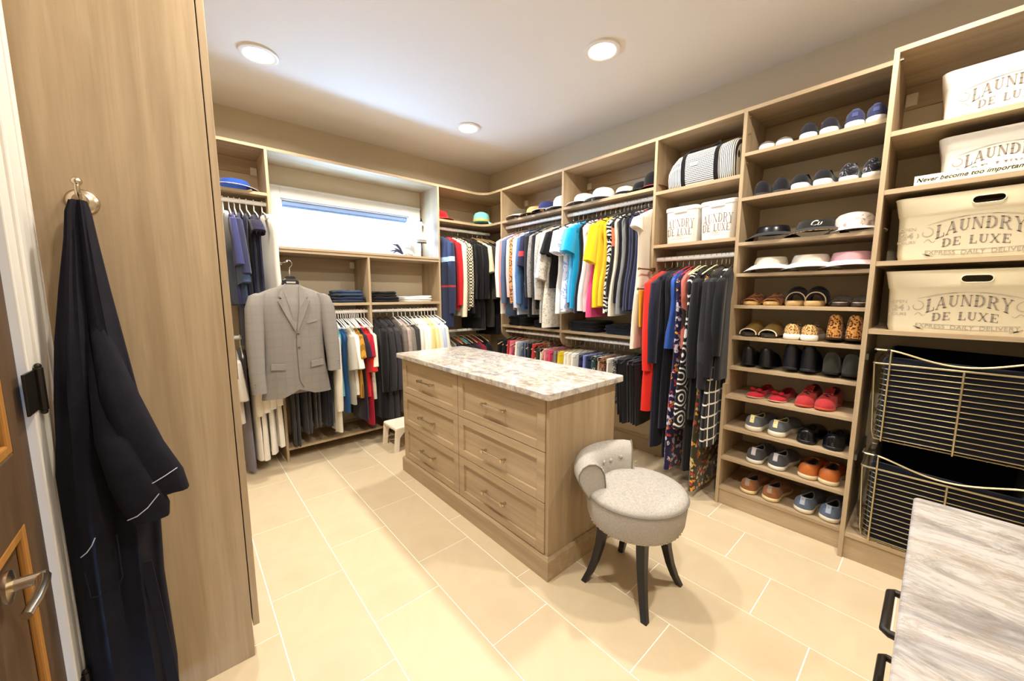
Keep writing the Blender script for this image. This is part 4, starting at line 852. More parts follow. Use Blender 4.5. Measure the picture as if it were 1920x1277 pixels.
# ================================================================ shoes
def outline(L, wd, n=30):
    out = []
    for j in range(n):
        a = 2*PI*j/n; u = .5-.5*cos(a); s = math.copysign(1, sin(a)) if abs(sin(a)) > 1e-6 else 0
        pts_ = ((0, .37), (.15, .37), (.42, .32), (.70, .48), (1, .46)); w_ = .4
        for (ua, wa), (ub, wb) in zip(pts_, pts_[1:]):
            if ua <= u <= ub+1e-9:
                q_ = (u-ua)/(ub-ua); q_ = q_*q_*(3-2*q_); w_ = wa+(wb-wa)*q_; break
        if u < .14: w_ *= math.sqrt(max(0, 1-((.14-u)/.14)**2))
        if u > .70: w_ *= math.sqrt(max(0, 1-((u-.70)/.30)**2))
        w_ *= wd
        out.append((u*L, s*w_*(1.06 if s > 0 else .98)))
    return out
def shoe_mesh(t, L=.27, wd=.098, up=None, sole=None, lining=None, st=.022, hz=.07, fz=.062, xc=.30, rx=.24, heel=0, laces=None, heeltab=None, sneak=1.04, bow=None, tz=.045, solelabel=None):
    O = outline(L, wd); n = len(O)
    def lift(x, z): return z+heel*max(0, 1-(x/L)/.62)**1.2+.006*max(0, (x/L-.85)/.15)
    m = MB(); rings = []
    for z, k in ((0, .93), (st*.25, sneak), (st*.8, sneak+.01), (st, .99)): rings.append([(L/2+(x-L/2)*(1+(k-1)*.5), y*k, lift(x, z)) for x, y in O])
    m.loft(rings)
    m.obj('sole', sole, t, smooth=True)
    if heel > .02:
        m = MB(); m.loft([[(x*k+.01, y*k, z) for x, y in ((0, -.018), (.035, -.024), (.05, 0), (.035, .024), (0, .018))] for z, k in ((0, .75), (heel*.5, .8), (heel*.97, 1.15))]); m.obj('heel', sole, t)
    T = []
    for j, (x, y) in enumerate(O):
        a = 2*PI*j/n; u = x/L
        tx = xc*L-rx*L*cos(a); ty = .030*sin(a)*(1-.35*u) ; zt = hz*(.5+.5*cos(a))**1.5+fz*(.5-.5*cos(a))**1.0*.98+.18*hz*0
        zt = max(zt, .62*min(hz, fz)) if True else zt
        T.append((tx, ty, lift(tx, zt)))
    rings = []
    for t_ in (0, .12, .3, .5, .7, .88, 1):
        f = t_**2.0; g_ = sin(t_*PI/2)**.85
        rr = []
        for (x, y), (tx, ty, tz_) in zip(O, T):
            bx = 1.03 if .1 < t_ < .6 else 1
            zz = lift(x, st*.95)*(1-g_)+tz_*g_
            toe = max(0, x/L-.55)/.45
            zz -= toe*(1-f)*g_*max(0, (tz_-tz-st))*.6
            rr.append((L/2+(x*(1-f)+tx*f-L/2), (y*bx*(1-f)+ty*f), zz))
        rings.append(rr)
    m = MB(); m.loft(rings, cap=False)
    up_ = m.obj('upper', up, t, smooth=True)
    m = MB(); c = (xc*L)
    rim = [(x, y, z) for x, y, z in T]
    m.loft([rim, [(c+(x-c)*.94, y*.86, z-.004) for x, y, z in T], [(c+(x-c)*.92, y*.84, max(st+.004, z-.04)) for x, y, z in T], [(c+(x-c)*.85, y*.7, lift(x, st+.003)) for x, y, z in T]], cap=False)
    b = [(c+(x-c)*.85, y*.7, lift(x, st+.003)) for x, y, z in T]; m.add(b, [tuple(range(n))])
    m.obj('lining', lining or plain('2a2522', .9), t, smooth=True)
    m = MB(); m.tube(rim+[rim[0]], .0032, 6); m.obj('collar', heeltab or lining or up, t, smooth=True)
    if laces:
        m = MB(); P = []
        for i in range(6):
            x = (xc+rx)*L-.012+i*.013; z = lift(x, fz)+.006-i*.0035; P.append((x, (.021-.0012*i)*(1 if i % 2 else -1), z-.004)); P.append((x+.004, 0, z+.001))
        P += [(P[0][0]-.01, .03, .04), (P[0][0]-.03, .042, .02)]
        m.tube(P, .0022, 5); m.obj('laces', laces, t, smooth=True)
        m = MB(); x0 = (xc+rx*.55)*L; m.loft([[(x0-.005, -.018, fz+.022), (x0-.005, .018, fz+.022), (x0, .018, fz+.018), (x0, -.018, fz+.018)], [(x0+.045, -.022, fz-.004), (x0+.045, .022, fz-.004), (x0+.05, .022, fz-.01), (x0+.05, -.022, fz-.01)]]); m.obj('tongue', up, t, bevel=.003)
    if bow:
        for s in (-1, 1):
            m = MB(); m.loft([[(L*.72+dx*w_, s*d, .045+dz*w_) for dx, dz in ((-1, 0), (0, .8), (1, 0), (0, -.8))] for d, w_ in ((.002, .006), (.015, .016), (.030, .014), (.034, .004))]); m.obj('bow', bow, t, smooth=True)
    if heeltab:
        m = MB(); m.loft([[(-.004+(.0 if z < .05 else .004), y, z) for y in ()] or [(-.0035+q_, -.011, z), (-.0055+q_, 0, z), (-.0035+q_, .011, z), (.006+q_, .015, z), (.006+q_, -.015, z)] for z, q_ in ((hz*.58, .004), (hz*.8, .009), (hz*1.01, .017))]); m.obj('heel_tab', heeltab, t, smooth=True)
def slide_mesh(t, L=.25, wd=.095, sole=None, strap=None, foot=None, st=.022, sx=(.42, .80), sh=.055, puff=False, rim=None):
    O = outline(L, wd)
    m = MB(); m.loft([[(L/2+(x-L/2)*k, y*k, z) for x, y in O] for z, k in ((0, .95), (st*.4, 1.02), (st, 1))]); m.obj('sole', sole, t, smooth=True)
    m = MB(); m.loft([[(L/2+(x-L/2)*k, y*k, z) for x, y in O] for z, k in ((st, .95), (st+.004, .93))]); m.obj('footbed', foot or sole, t, smooth=True)
    rr = []; N = 14; th = .016 if puff else .004
    for i in range(6):
        u = sx[0]+(sx[1]-sx[0])*i/5; w_ = wd*(.47+.03*sin(PI*u)); h = sh*(1-(.30 if puff else .58)*i/5); b = (1+.25*sin(PI*i/5)) if puff else 1
        outer = [(u*L, w_*b*cos(PI*k/N)*1.02, st*.6+h*b*sin(PI*k/N)**.8) for k in range(N+1)]
        inner = [(u*L, (w_-th)*cos(PI*k/N), st*.6+max(.001, (h-th)*sin(PI*k/N)**.8)) for k in range(N, -1, -1)]
        rr.append(outer+inner)
    m = MB(); m.loft(rr); m.obj('strap', strap, t, smooth=True)
    if rim:
        m = MB(); u = sx[1]; w_ = wd*(.47+.03*sin(PI*u)); h = sh*(.70 if puff else .42); m.tube([(u*L, w_*cos(PI*k/N), st*.6+h*sin(PI*k/N)**.8) for k in range(N+1)], .003, 6); m.obj('rim', rim, t, smooth=True)
LEA = lambda c: plain(c, .4)
SUE = lambda c: cloth(c)
LEO = cloth('d8b880', 'spots', 'b07c40', '23160d', sc=2.4)
def pair(z, ys, desc, fn, out=False, x0=2.605, ang=0, kind='shoe', **k):
    if z < .8: x0 = 2.562
    if fn is shoe_mesh and z < .6: k['wd'] = k.get('wd', .1)*1.10; k['hz'] = k.get('hz', .08)*1.12; k['fz'] = k.get('fz', .07)*1.12
    for i, y in enumerate(ys):
        side = 'left-hand' if i == 0 else 'right-hand'
        t = thing(kind, f'{side} one of {desc}', 'shoe', (x0, y, z), rad(ang+(R.uniform(-3, 3))), 'shoes in the shoe tower')
        if out:
            L = k.get('L', .25); t.rotation_euler.z += PI; t.location.x += L
        fn(t, **k)
S_ = dict(zip(('1', '2', '5', '6', '7', '8', '9', '10', '11'), (2.188, 1.932, 1.291, 1.097, .906, .726, .523, .322, .118)))
WS = plain('e9e5dc', .5); CRS = plain('d9c9a4', .5)
pair(S_['1'], (.750, .665), 'the low grey slip-ons with white soles on the top shelf', shoe_mesh, up=SUE('6a655c'), sole=WS, st=.032, hz=.045, fz=.045)
pair(S_['1'], (.556, .470), 'the black sneakers with thick white soles on the top shelf', shoe_mesh, up=SUE('23222a'), sole=WS, st=.036, hz=.085, fz=.08, laces=BK)
pair(S_['1'], (.367, .290), 'the navy canvas sneakers at the right end of the top shelf', shoe_mesh, up=SUE('35395a'), sole=WS, st=.034, hz=.09, fz=.08, heeltab=SUE('4a4f78'), laces=W_)
pair(S_['2'], (.757, .663), 'the all-black shoes on the second shelf from the top', shoe_mesh, up=SUE('1c1b20'), sole=plain('3a3838', .5), st=.018, hz=.085, fz=.075)
pair(S_['2'], (.577, .478), 'the black sneakers with bright white soles on the second shelf', shoe_mesh, up=SUE('1f1f22'), sole=plain('f2f0ea', .5), st=.036, hz=.085, fz=.075, laces=BK)
pair(S_['2'], (.370, .280), 'the black and silver trainers on the second shelf', shoe_mesh, up=cloth('1b1a20', 'lace', '8d8d94', sc=.6), sole=WS, st=.026, hz=.09, fz=.085, laces=W_)
pair(S_['5'], (.767, .664), 'the orange-brown toe-out slides below the pink visor row', slide_mesh, out=True, L=.25, sole=plain('c9a46a', .6), strap=cloth('a5622c', 'spots', '7a4420', '3a2416', sc=.6), foot=plain('8f6a40', .7), sh=.062, sx=(.40, .86))
pair(S_['5'], (.563, .462), 'the tan espadrille slides with puffy black straps', slide_mesh, out=True, L=.25, sole=plain('c8a878', .7), strap=SUE('1e1b22'), foot=plain('c2a067', .7), sh=.09, puff=True, sx=(.30, .62), rim=plain('d8bf95', .6), st=.026)
pair(S_['5'], (.361, .273), 'the flat dark leopard slides at the right of the slipper row', slide_mesh, out=True, L=.25, sole=plain('3a2a22', .6), strap=cloth('4a3828', 'spots', '2c1f18', '120d0a', sc=.9), foot=plain('a4998c', .7), sh=.048, sx=(.25, .88))
pair(S_['6'], (.762, .664), 'the gold peep-toe mules', slide_mesh, out=True, L=.25, sole=plain('3a3028', .5), strap=cloth('a8873e', 'melange', '8a6a2c'), foot=BK, sh=.085, sx=(.30, .90), rim=plain('e6dcc4', .5))
pair(S_['6'], (.548, .468), 'the leopard print sneakers with white soles', shoe_mesh, up=LEO, sole=plain('f0eee8', .5), lining=SUE('151417'), st=.036, hz=.095, fz=.08, laces=W_, sneak=1.08)
pair(S_['6'], (.361, .284), 'the leopard print heeled boots', shoe_mesh, L=.24, wd=.085, up=cloth('c08a48', 'spots', '7a4a22', '1c110a', sc=1.7), sole=plain('2a1d14', .5), hz=.135, fz=.12, xc=.22, rx=.16, heel=.02, st=.012)
pair(S_['7'], (.759, .667), 'the shiny black ankle boots with buckles', shoe_mesh, L=.25, wd=.09, up=plain('15161a', .28), sole=plain('101012', .4), hz=.12, fz=.11, xc=.24, rx=.18, heel=.015, st=.014)
pair(S_['7'], (.543, .460), 'the tall black boots with a pale heel line', shoe_mesh, L=.26, wd=.092, up=plain('17171f', .35), sole=plain('24252c', .4), hz=.155, fz=.15, xc=.24, rx=.19, heel=.02, st=.016)
pair(S_['7'], (.361, .280), 'the dark olive suede ankle boots', shoe_mesh, L=.26, wd=.092, up=SUE('2f2e26'), sole=plain('15140f', .5), hz=.12, fz=.12, xc=.24, rx=.19, heel=.02, st=.014)
pair(S_['8'], (.672, .560), 'the red toe-out flats with bows', shoe_mesh, out=True, L=.245, wd=.090, up=SUE('b3202e'), sole=plain('c9a890', .6), lining=SUE('8a1a26'), hz=.055, fz=.035, xc=.32, rx=.27, st=.008, bow=SUE('a31827'), tz=.02, ang=-12)
pair(S_['8'], (.438, .345), 'the orange-red toe-out trainers with dark ankle', shoe_mesh, out=True, L=.255, wd=.092, up=cloth('c2422c', 'melange', '8a1c3a'), sole=plain('c0503c', .5), lining=SUE('4c1c26'), hz=.10, fz=.085, xc=.30, rx=.2, st=.014, tz=.03, laces=SUE('3a1820'), ang=-8)
pair(S_['9'], (.695, .575), 'the grey sneakers with pale yellow collar', shoe_mesh, L=.30, wd=.108, up=cloth('565960', 'melange', '6c7078'), sole=plain('e4ddca', .5), lining=SUE('4a4c55'), st=.034, hz=.088, fz=.078, laces=SUE('3c4258'), heeltab=plain('e0d79a', .6), ang=-6)
pair(S_['9'], (.430, .315), 'the polished black dress shoes', shoe_mesh, L=.30, wd=.106, up=plain('0f1014', .16), sole=plain('15161a', .3), st=.022, hz=.075, fz=.07, ang=-6)
pair(S_['10'], (.673, .560), 'the charcoal and pale grey trainers', shoe_mesh, L=.29, wd=.104, up=cloth('3c3d42', 'melange', '55565c'), sole=plain('e0dbd0', .5), lining=SUE('2a2a30'), st=.028, hz=.088, fz=.075, laces=SUE('4a4a52'), heeltab=plain('b9b4ba', .6), ang=-6)
pair(S_['10'], (.410, .317), 'the tan leather shoes with cream soles', shoe_mesh, L=.29, wd=.108, up=plain('b5642c', .45), sole=CRS, lining=SUE('3a2620'), st=.028, hz=.08, fz=.072, laces=CR, ang=-5)
pair(S_['11'], (.693, .575), 'the brown loafers with cream soles on the lowest shelf', shoe_mesh, L=.29, wd=.106, up=cloth('8f5c38', 'hem', '6e5a4a', sc=.2), sole=plain('dcc696', .5), lining=SUE('3a3440'), st=.026, hz=.082, fz=.07, heeltab=plain('8b7c6c', .6), ang=-6)
pair(S_['11'], (.415, .300), 'the blue-grey canvas deck shoes on the lowest shelf', shoe_mesh, L=.29, wd=.108, up=cloth('4f5c70', 'melange', '66748a'), sole=plain('ddd2bc', .5), lining=SUE('2c3038'), st=.028, hz=.08, fz=.072, heeltab=cloth('a4adba'), ang=-6)
# ================================================================ lettering
GL = {
 'L': (.62, [(.16,1,.16,0,.2), (.0,.97,.32,.97,.06), (.0,.03,.62,.03,.07), (.58,0,.58,.28,.07), (.05,.5,.27,.5,.05)]),
 'A': (.78, [(.06,0,.36,1,.08), (.36,1,.66,0,.2), (.16,.34,.56,.34,.07), (-.04,.03,.2,.03,.06), (.5,.03,.84,.03,.06)]),
 'U': (.76, [(.16,1,.16,.25,.2), (.16,.28,.28,.06,.16), (.28,.06,.48,.06,.09), (.48,.06,.6,.28,.09), (.6,.25,.6,1,.08), (0,.97,.32,.97,.06), (.48,.97,.74,.97,.06)]),
 'N': (.82, [(.12,0,.12,1,.08), (.14,1,.66,0,.2), (.68,0,.68,1,.08), (-.02,.97,.24,.97,.06), (0,.03,.26,.03,.06), (.54,.97,.82,.97,.06)]),
 'D': (.78, [(.16,1,.16,0,.2), (0,.97,.42,.97,.07), (0,.03,.42,.03,.07), (.42,.96,.62,.78,.13), (.62,.8,.66,.5,.19), (.66,.5,.62,.2,.19), (.62,.22,.42,.04,.13), (.0,.5,.27,.5,.05)]),
 'R': (.80, [(.16,1,.16,0,.2), (0,.97,.45,.97,.07), (.45,.96,.6,.84,.12), (.6,.86,.6,.62,.18), (.6,.64,.42,.5,.12), (.2,.5,.44,.5,.07), (.4,.5,.66,.05,.18), (0,.03,.32,.03,.06), (.56,.03,.84,.03,.06)]),
 'Y': (.78, [(.1,1,.38,.5,.2), (.66,1,.4,.5,.09), (.38,.52,.38,0,.2), (-.04,.97,.24,.97,.06), (.52,.97,.8,.97,.06), (.2,.03,.56,.03,.06)]),
 'E': (.68, [(.16,1,.16,0,.2), (0,.97,.6,.97,.07), (0,.03,.62,.03,.07), (.16,.5,.44,.5,.07), (.58,.76,.58,1,.06), (.6,0,.6,.26,.06), (.43,.4,.43,.6,.06)]),
 'X': (.80, [(.1,1,.62,0,.2), (.62,1,.1,0,.09), (-.02,.97,.24,.97,.06), (.5,.97,.76,.97,.06), (-.02,.03,.24,.03,.06), (.5,.03,.78,.03,.06)]),
 ' ': (.42, [])}
def word(m, s, W, H, cx, cy, put, arch=0, bow_=0):
    tot = sum(GL[c][0]+.12 for c in s)-.12; sc = W/tot; x = -tot/2
    for c in s:
        w_, st_ = GL[c]
        for x0, y0, x1, y1, th in st_:
            dx, dy = x1-x0, y1-y0; l_ = math.hypot(dx, dy) or 1; nx, ny = -dy/l_*th/2, dx/l_*th/2
            if abs(dy) > abs(dx) : ny *= .0
            n_ = 3; P = []
            for k in range(n_+1):
                u = k/n_; P.append((x0+dx*u+nx, y0+dy*u+ny, x0+dx*u-nx, y0+dy*u-ny))
            vs = []
            for a, b, e, f in P:
                for p, q in ((a, b), (e, f)):
                    X = (x+p)*sc; t_ = X/(W/2); Y = (q-.5)*H*(1+bow_*t_*t_)+arch*(1-t_*t_)-(bow_*H*.5*t_*t_ if bow_ else 0)
                    vs.append(put(cx+X, cy+Y))
            m.add(vs, [(2*k, 2*k+1, 2*k+3, 2*k+2) for k in range(n_)])
        x += w_+.12
def font_text(m, s, W, cx, cy, put, arch=0, size=None, shear=0, off=0):
    cu = bpy.data.curves.new('t', 'FONT'); cu.body = s; cu.align_x = 'CENTER'; cu.align_y = 'CENTER'; cu.shear = shear; cu.offset = off; cu.resolution_u = 3
    o = bpy.data.objects.new('t', cu); S.collection.objects.link(o); C.view_layer.update()
    me = bpy.data.meshes.new_from_object(o.evaluated_get(C.evaluated_depsgraph_get()))
    xs = [v.co.x for v in me.vertices]; w0 = max(xs)-min(xs); sc = W/w0; c0 = (max(xs)+min(xs))/2
    vs = []
    for v in me.vertices:
        X = (v.co.x-c0)*sc; t_ = X/(W/2); vs.append(put(cx+X, cy+v.co.y*sc+arch*(1-t_*t_)))
    m.add(vs, [tuple(p.vertices) for p in me.polygons]); bpy.data.objects.remove(o); bpy.data.meshes.remove(me)
INK = plain('85796a', .8); INK2 = plain('9d917f', .8)
def ribbon(m, pts, w_, put):
    vs = []
    for i, (x, y) in enumerate(pts):
        a = pts[max(i-1, 0)]; b = pts[min(i+1, len(pts)-1)]; dx, dy = b[0]-a[0], b[1]-a[1]; l_ = math.hypot(dx, dy) or 1
        k = w_*(.35+.65*sin(PI*(i+.5)/len(pts))); vs += [put(x-dy/l_*k, y+dx/l_*k), put(x+dy/l_*k, y-dx/l_*k)]
    m.add(vs, [(2*i, 2*i+1, 2*i+3, 2*i+2) for i in range(len(pts)-1)])
def arc(cx, cy, r, a0, a1, n=12, k=1.): return [(cx+r*cos(rad(a0+(a1-a0)*i/n))*(1-(1-k)*i/n), cy+r*sin(rad(a0+(a1-a0)*i/n))*(1-(1-k)*i/n)) for i in range(n+1)]
def laundry_print(t, W, cx, cy, put, side=False, left=True, small='EXPRESS  DAILY  DELIVERY'):
    m = MB(); word(m, 'LAUNDRY', W, W*.20, cx, cy, put, arch=W*.09, bow_=.25)
    word(m, 'DE LUXE', W*.78, W*.145, cx-W*.02, cy-W*.225, put, arch=W*.035)
    m.obj('lettering', INK, t)
    m = MB(); font_text(m, small, W*1.22, cx, cy-W*.385, put, arch=-W*.02)
    for s in (-1, 1):
        ribbon(m, arc(cx+s*W*.62, cy-W*.02, W*.10, 90, 90+s*300, 16, .45), W*.008, put)
        ribbon(m, [(cx+s*W*(.62-.5*i/12), cy+W*(.12+.11*sin(PI/2*i/12))) for i in range(13)], W*.006, put)
        ribbon(m, [(cx+s*W*(.5+.14*i/8), cy-W*(.17+.03*sin(i*.9))) for i in range(9)], W*.005, put)
        ribbon(m, [(cx+s*W*(.64-.1*i/8), cy-W*(.40+.05*i/8)) for i in range(9)], W*.012, put)
        ribbon(m, [(cx+s*W*(.60-.1*i/8), cy-W*(.43+.03*i/8)) for i in range(9)], W*.010, put)
    ribbon(m, [(cx+W*(-.5+i/16), cy+W*(.14+.10*(1-(2*i/16-1)**2))) for i in range(17)], W*.004, put)
    ribbon(m, [(cx+W*(-.6+1.2*i/16), cy-W*(.345+.02*(1-(2*i/16-1)**2))) for i in range(17)], W*.004, put)
    ribbon(m, [(cx+W*(-.6+1.2*i/16), cy-W*(.425+.02*(1-(2*i/16-1)**2))) for i in range(17)], W*.004, put)
    if side:
        font_text(m, 'OPEN', W*.22, cx-W*.87, cy+W*.06, put); font_text(m, '24', W*.16, cx-W*.87, cy-W*.06, put, off=.02); font_text(m, 'HOURS', W*.24, cx-W*.87, cy-W*.18, put)
        ribbon(m, arc(cx-W*.77, cy-W*.06, W*.05, -60, 60, 6), W*.006, put)
    m.obj('print', INK2, t)
# ================================================================ tubs, hampers, sign
TUBM = plain('dcd0b2', .45); TUB2 = plain('ece8e2', .45)
def rrect(x0, x1, y0, y1, z, r, n=4):
    out = []
    for cx, cy, a in ((x1-r, y1-r, 0), (x0+r, y1-r, 90), (x0+r, y0+r, 180), (x1-r, y0+r, 270)):
        out += [(cx+r*cos(rad(a+90*i/n)), cy+r*sin(rad(a+90*i/n)), z) for i in range(n+1)]
    return out
def tub(label, yc, z, W, H, xf, xb, mat, hole=True, Wt=.235, tc=None, side=True):
    t = thing('laundry_tub', label, 'basket', ((xf+xb)/2, yc, z), 0, 'printed laundry tubs in the basket tower'); ox = (xf+xb)/2
    b = W/2; P = [(0, .90, .004), (.02, .92, .0), (H*.70, .945, .0), (H*.715, .955, -.003), (H*.97, 1.0, -.012), (H, 1.01, -.016)]
    out_ = [rrect(xf+o-ox, xb-o-ox, -b*k, b*k, zz, .035) for zz, k, o in P]
    inn = [rrect(xf+o+.006-ox, xb-o-.006-ox, -b*k+.006, b*k-.006, max(zz, .006), .032) for zz, k, o in P[::-1]]
    m = MB(); m.loft(out_+inn); o = m.obj('shell', mat, t, smooth=True)
    if hole:
        hy = 0; n = 6; pl = []
        for cy, a in ((.028, 0), (-.028, 180)): pl += [(cy*1.0+.0155*cos(rad(a-90+180*i/n)), H*.855+.0155*sin(rad(a-90+180*i/n))) for i in range(n+1)]
        q = MB(); q.prism(pl, xf-ox-.06, xf-ox+.05, 'x'); qo = q.obj('cut', mat)
        qo.location = t.location; C.view_layer.update()
        md = o.modifiers.new('b', 'BOOLEAN'); md.object = qo; md.operation = 'DIFFERENCE'; md.solver = 'EXACT'
        C.view_layer.update(); me = bpy.data.meshes.new_from_object(o.evaluated_get(C.evaluated_depsgraph_get())); o.modifiers.clear(); o.data = me; bpy.data.objects.remove(qo)
        m = MB(); fr = []
        m.tube([(xf-ox-.010, cy_, zz) for cy_, zz in pl+[pl[0]]], .0022, 6); m.obj('handle_rim', mat, t, smooth=True)
    put = lambda X, Y: (xf-ox-.0012, -X, Y)
    laundry_print(t, Wt, -(tc-yc) if tc is not None else 0, H*.44, put, side)
    return t
tub('upper cream LAUNDRY tub with a dark handle slot, third shelf of the basket tower', -.093, 1.511, .535, .272, 2.502, 2.90, TUBM, tc=-.078)
tub('lower cream LAUNDRY tub with a dark handle slot, directly above the wire baskets', -.093, 1.190, .545, .272, 2.502, 2.90, TUBM, tc=-.078)
tub('white LAUNDRY box topmost in the basket tower, under the top board', -.13, 2.087, .42, .20, 2.525, 2.86, TUB2, hole=False, Wt=.20, tc=-.11, side=False)
tub('white LAUNDRY box behind the motto sign', -.14, 1.833, .41, .19, 2.535, 2.86, TUB2, hole=False, Wt=.20, tc=-.115, side=False)
t = thing('motto_sign', 'long cream wooden block sign with black script motto, propped before the white box', 'sign', (2.495, -.115, 1.833))
m = MB(); m.box(-.013, .013, -.24, .24, 0, .040); m.obj('block', plain('ece3c4', .6), t, bevel=.0015)
m = MB(); font_text(m, 'Never become too important to do your', .405, -.030, .020, lambda X, Y: (-.0138, -X, Y), shear=.35, off=.012)
ribbon(m, [(-.226+.008*i/4, .028-.016*i/4) for i in range(5)], .0022, lambda X, Y: (-.0138, -X, Y)); m.obj('lettering', plain('22201c', .8), t)
for yc, lab in ((1.226, 'white lidded LAUNDRY hamper, left one under the striped bag'), (.990, 'white lidded LAUNDRY hamper, right one under the striped bag')):
    W, H, xf, xb = .215, .245, 2.615, 2.87; ox = (xf+xb)/2
    t = thing('hamper', lab, 'hamper', (ox, yc, 1.706), 0, 'lidded laundry hampers')
    m = MB(); m.loft([rrect(xf+o-ox, xb-o-ox, -W/2*k, W/2*k, z, .03) for z, k, o in ((0, .90, .008), (.005, .92, .005), (H-.022, 1, 0), (H-.02, .98, .002))]); m.obj('bin', TUB2, t, smooth=True)
    m = MB(); m.loft([rrect(xf+o-ox, xb-o-ox, -W/2*k, W/2*k, z, .03) for z, k, o in ((H-.026, 1.03, -.005), (H-.006, 1.04, -.006), (H, 1.0, 0), (H+.003, .85, .02))]); m.obj('lid', TUB2, t, smooth=True)
    m = MB(); m.box(xf-ox-.010, xf-ox, -.045, .045, H-.040, H-.028); m.obj('latch', TUB2, t, bevel=.003)
    put = lambda X, Y: (xf-ox-.001+.006*(1-Y/H)*0+(.005-.005*Y/H), -X, Y)
    m = MB(); word(m, 'AUNDRY', .178, .056, .004, .128, put, arch=.010, bow_=.2); word(m, 'DE LUXE', .162, .046, -.004, .074, put, arch=.004)
    m.obj('lettering', INK, t); m = MB(); word(m, 'L', .026, .056, 0, .125, lambda X, Y: (xf-ox+.045+X, W/2*(.92+.08*Y/H)+.001, Y)); m.obj('lettering', INK, t)
    m = MB(); font_text(m, 'DAILY', .05, 0, .047, put)
    ribbon(m, [(-.085+.17*i/12, .062-.004*sin(PI*i/12)) for i in range(13)], .0008, put); ribbon(m, [(-.085+.17*i/12, .036-.004*sin(PI*i/12)) for i in range(13)], .0008, put)
    ribbon(m, [(-.08+.16*i/12, .168+.014*sin(PI*i/12)) for i in range(13)], .001, put); m.obj('print', INK2, t)
# ================================================================ striped bag
t = thing('duffel_bag', 'black and white striped weekend bag with black straps above the hampers', 'bag', (2.735, 1.12, 2.073))
VS = NT('bag_stripe'); s = VS.sep(VS.coord()); VS.base(VS.ramp(VS.math('FRACT', VS.math('MULTIPLY', s[1], 90.)), [(0, '34333a'), (.42, 'e6e4de')], 'CONSTANT')); VS.rough(.85)
HS = NT('bag_stripe_cross'); s = HS.sep(HS.coord()); HS.base(HS.ramp(HS.math('FRACT', HS.math('MULTIPLY', s[2], 90.)), [(0, '34333a'), (.42, 'e6e4de')], 'CONSTANT')); HS.rough(.85)
def bagsec(y, sx, h, z0=0, sl=0.): return [(sx*cos(a)*(.98 if sin(a) < 0 else 1-.25*max(0, sin(a))**3)-0, y, z0+max(0.0, h*.5+h*.60*math.copysign(abs(sin(a))**.6, sin(a)))+sl) for a in [2*PI*i/24 for i in range(24)]]
m = MB(); m.loft([bagsec(y, sx, h) for y, sx, h in ((.222, .085, .10), (.215, .105, .14), (.19, .112, .185), (.16, .113, .215), (.115, .114, .222), (0, .115, .225), (-.11, .114, .228), (-.15, .113, .235), (-.185, .111, .24), (-.205, .105, .235), (-.212, .09, .20))]); m.obj('body', VS.m, t, smooth=True)
m = MB(); m.loft([[(x*1.015-.001, y, z*1.004) for x, y, z in bagsec(y, .115, .226)][9:17] for y in (.095, .03, -.03, -.085)], closed=False); m.obj('centre_panel', HS.m, t, smooth=True)
for y in (.108, -.10):
    m = MB(); m.loft([[(x*1.03-.001, yy, z*1.01+.001) for x, _, z in bagsec(0, .115, .226)][7:18] for yy in (y+.013, y-.013)], closed=False); m.obj('strap', BK, t, smooth=True)
for sx in (-.05, .05):
    m = MB(); m.tube([(sx, .108, .222), (sx*.8, .095, .245), (sx*.6, .05, .247), (sx*.5, 0, .243), (sx*.6, -.05, .248), (sx*.8, -.09, .262), (sx, -.10, .226)], .009, 8); m.obj('handle', BK, t, smooth=True)
m = MB(); m.tube([(-.095, .10-.2*i/6, .198-.001*i) for i in range(7)], .003, 6); m.obj('zip', BK, t, smooth=True)
m = MB(); m.box(-.121, -.118, .012, .062, .128, .150); m.obj('patch', plain('f0eee6', .7), t)
m = MB(); m.loft([[(-.06+.05*cos(a)*k, -.207-.008*(1-k), .15+.06*sin(a)*k) for a in [2*PI*i/12 for i in range(12)]] for k in (1, .6, .1)]); m.obj('end_pocket', plain('20222e', .8), t, smooth=True)
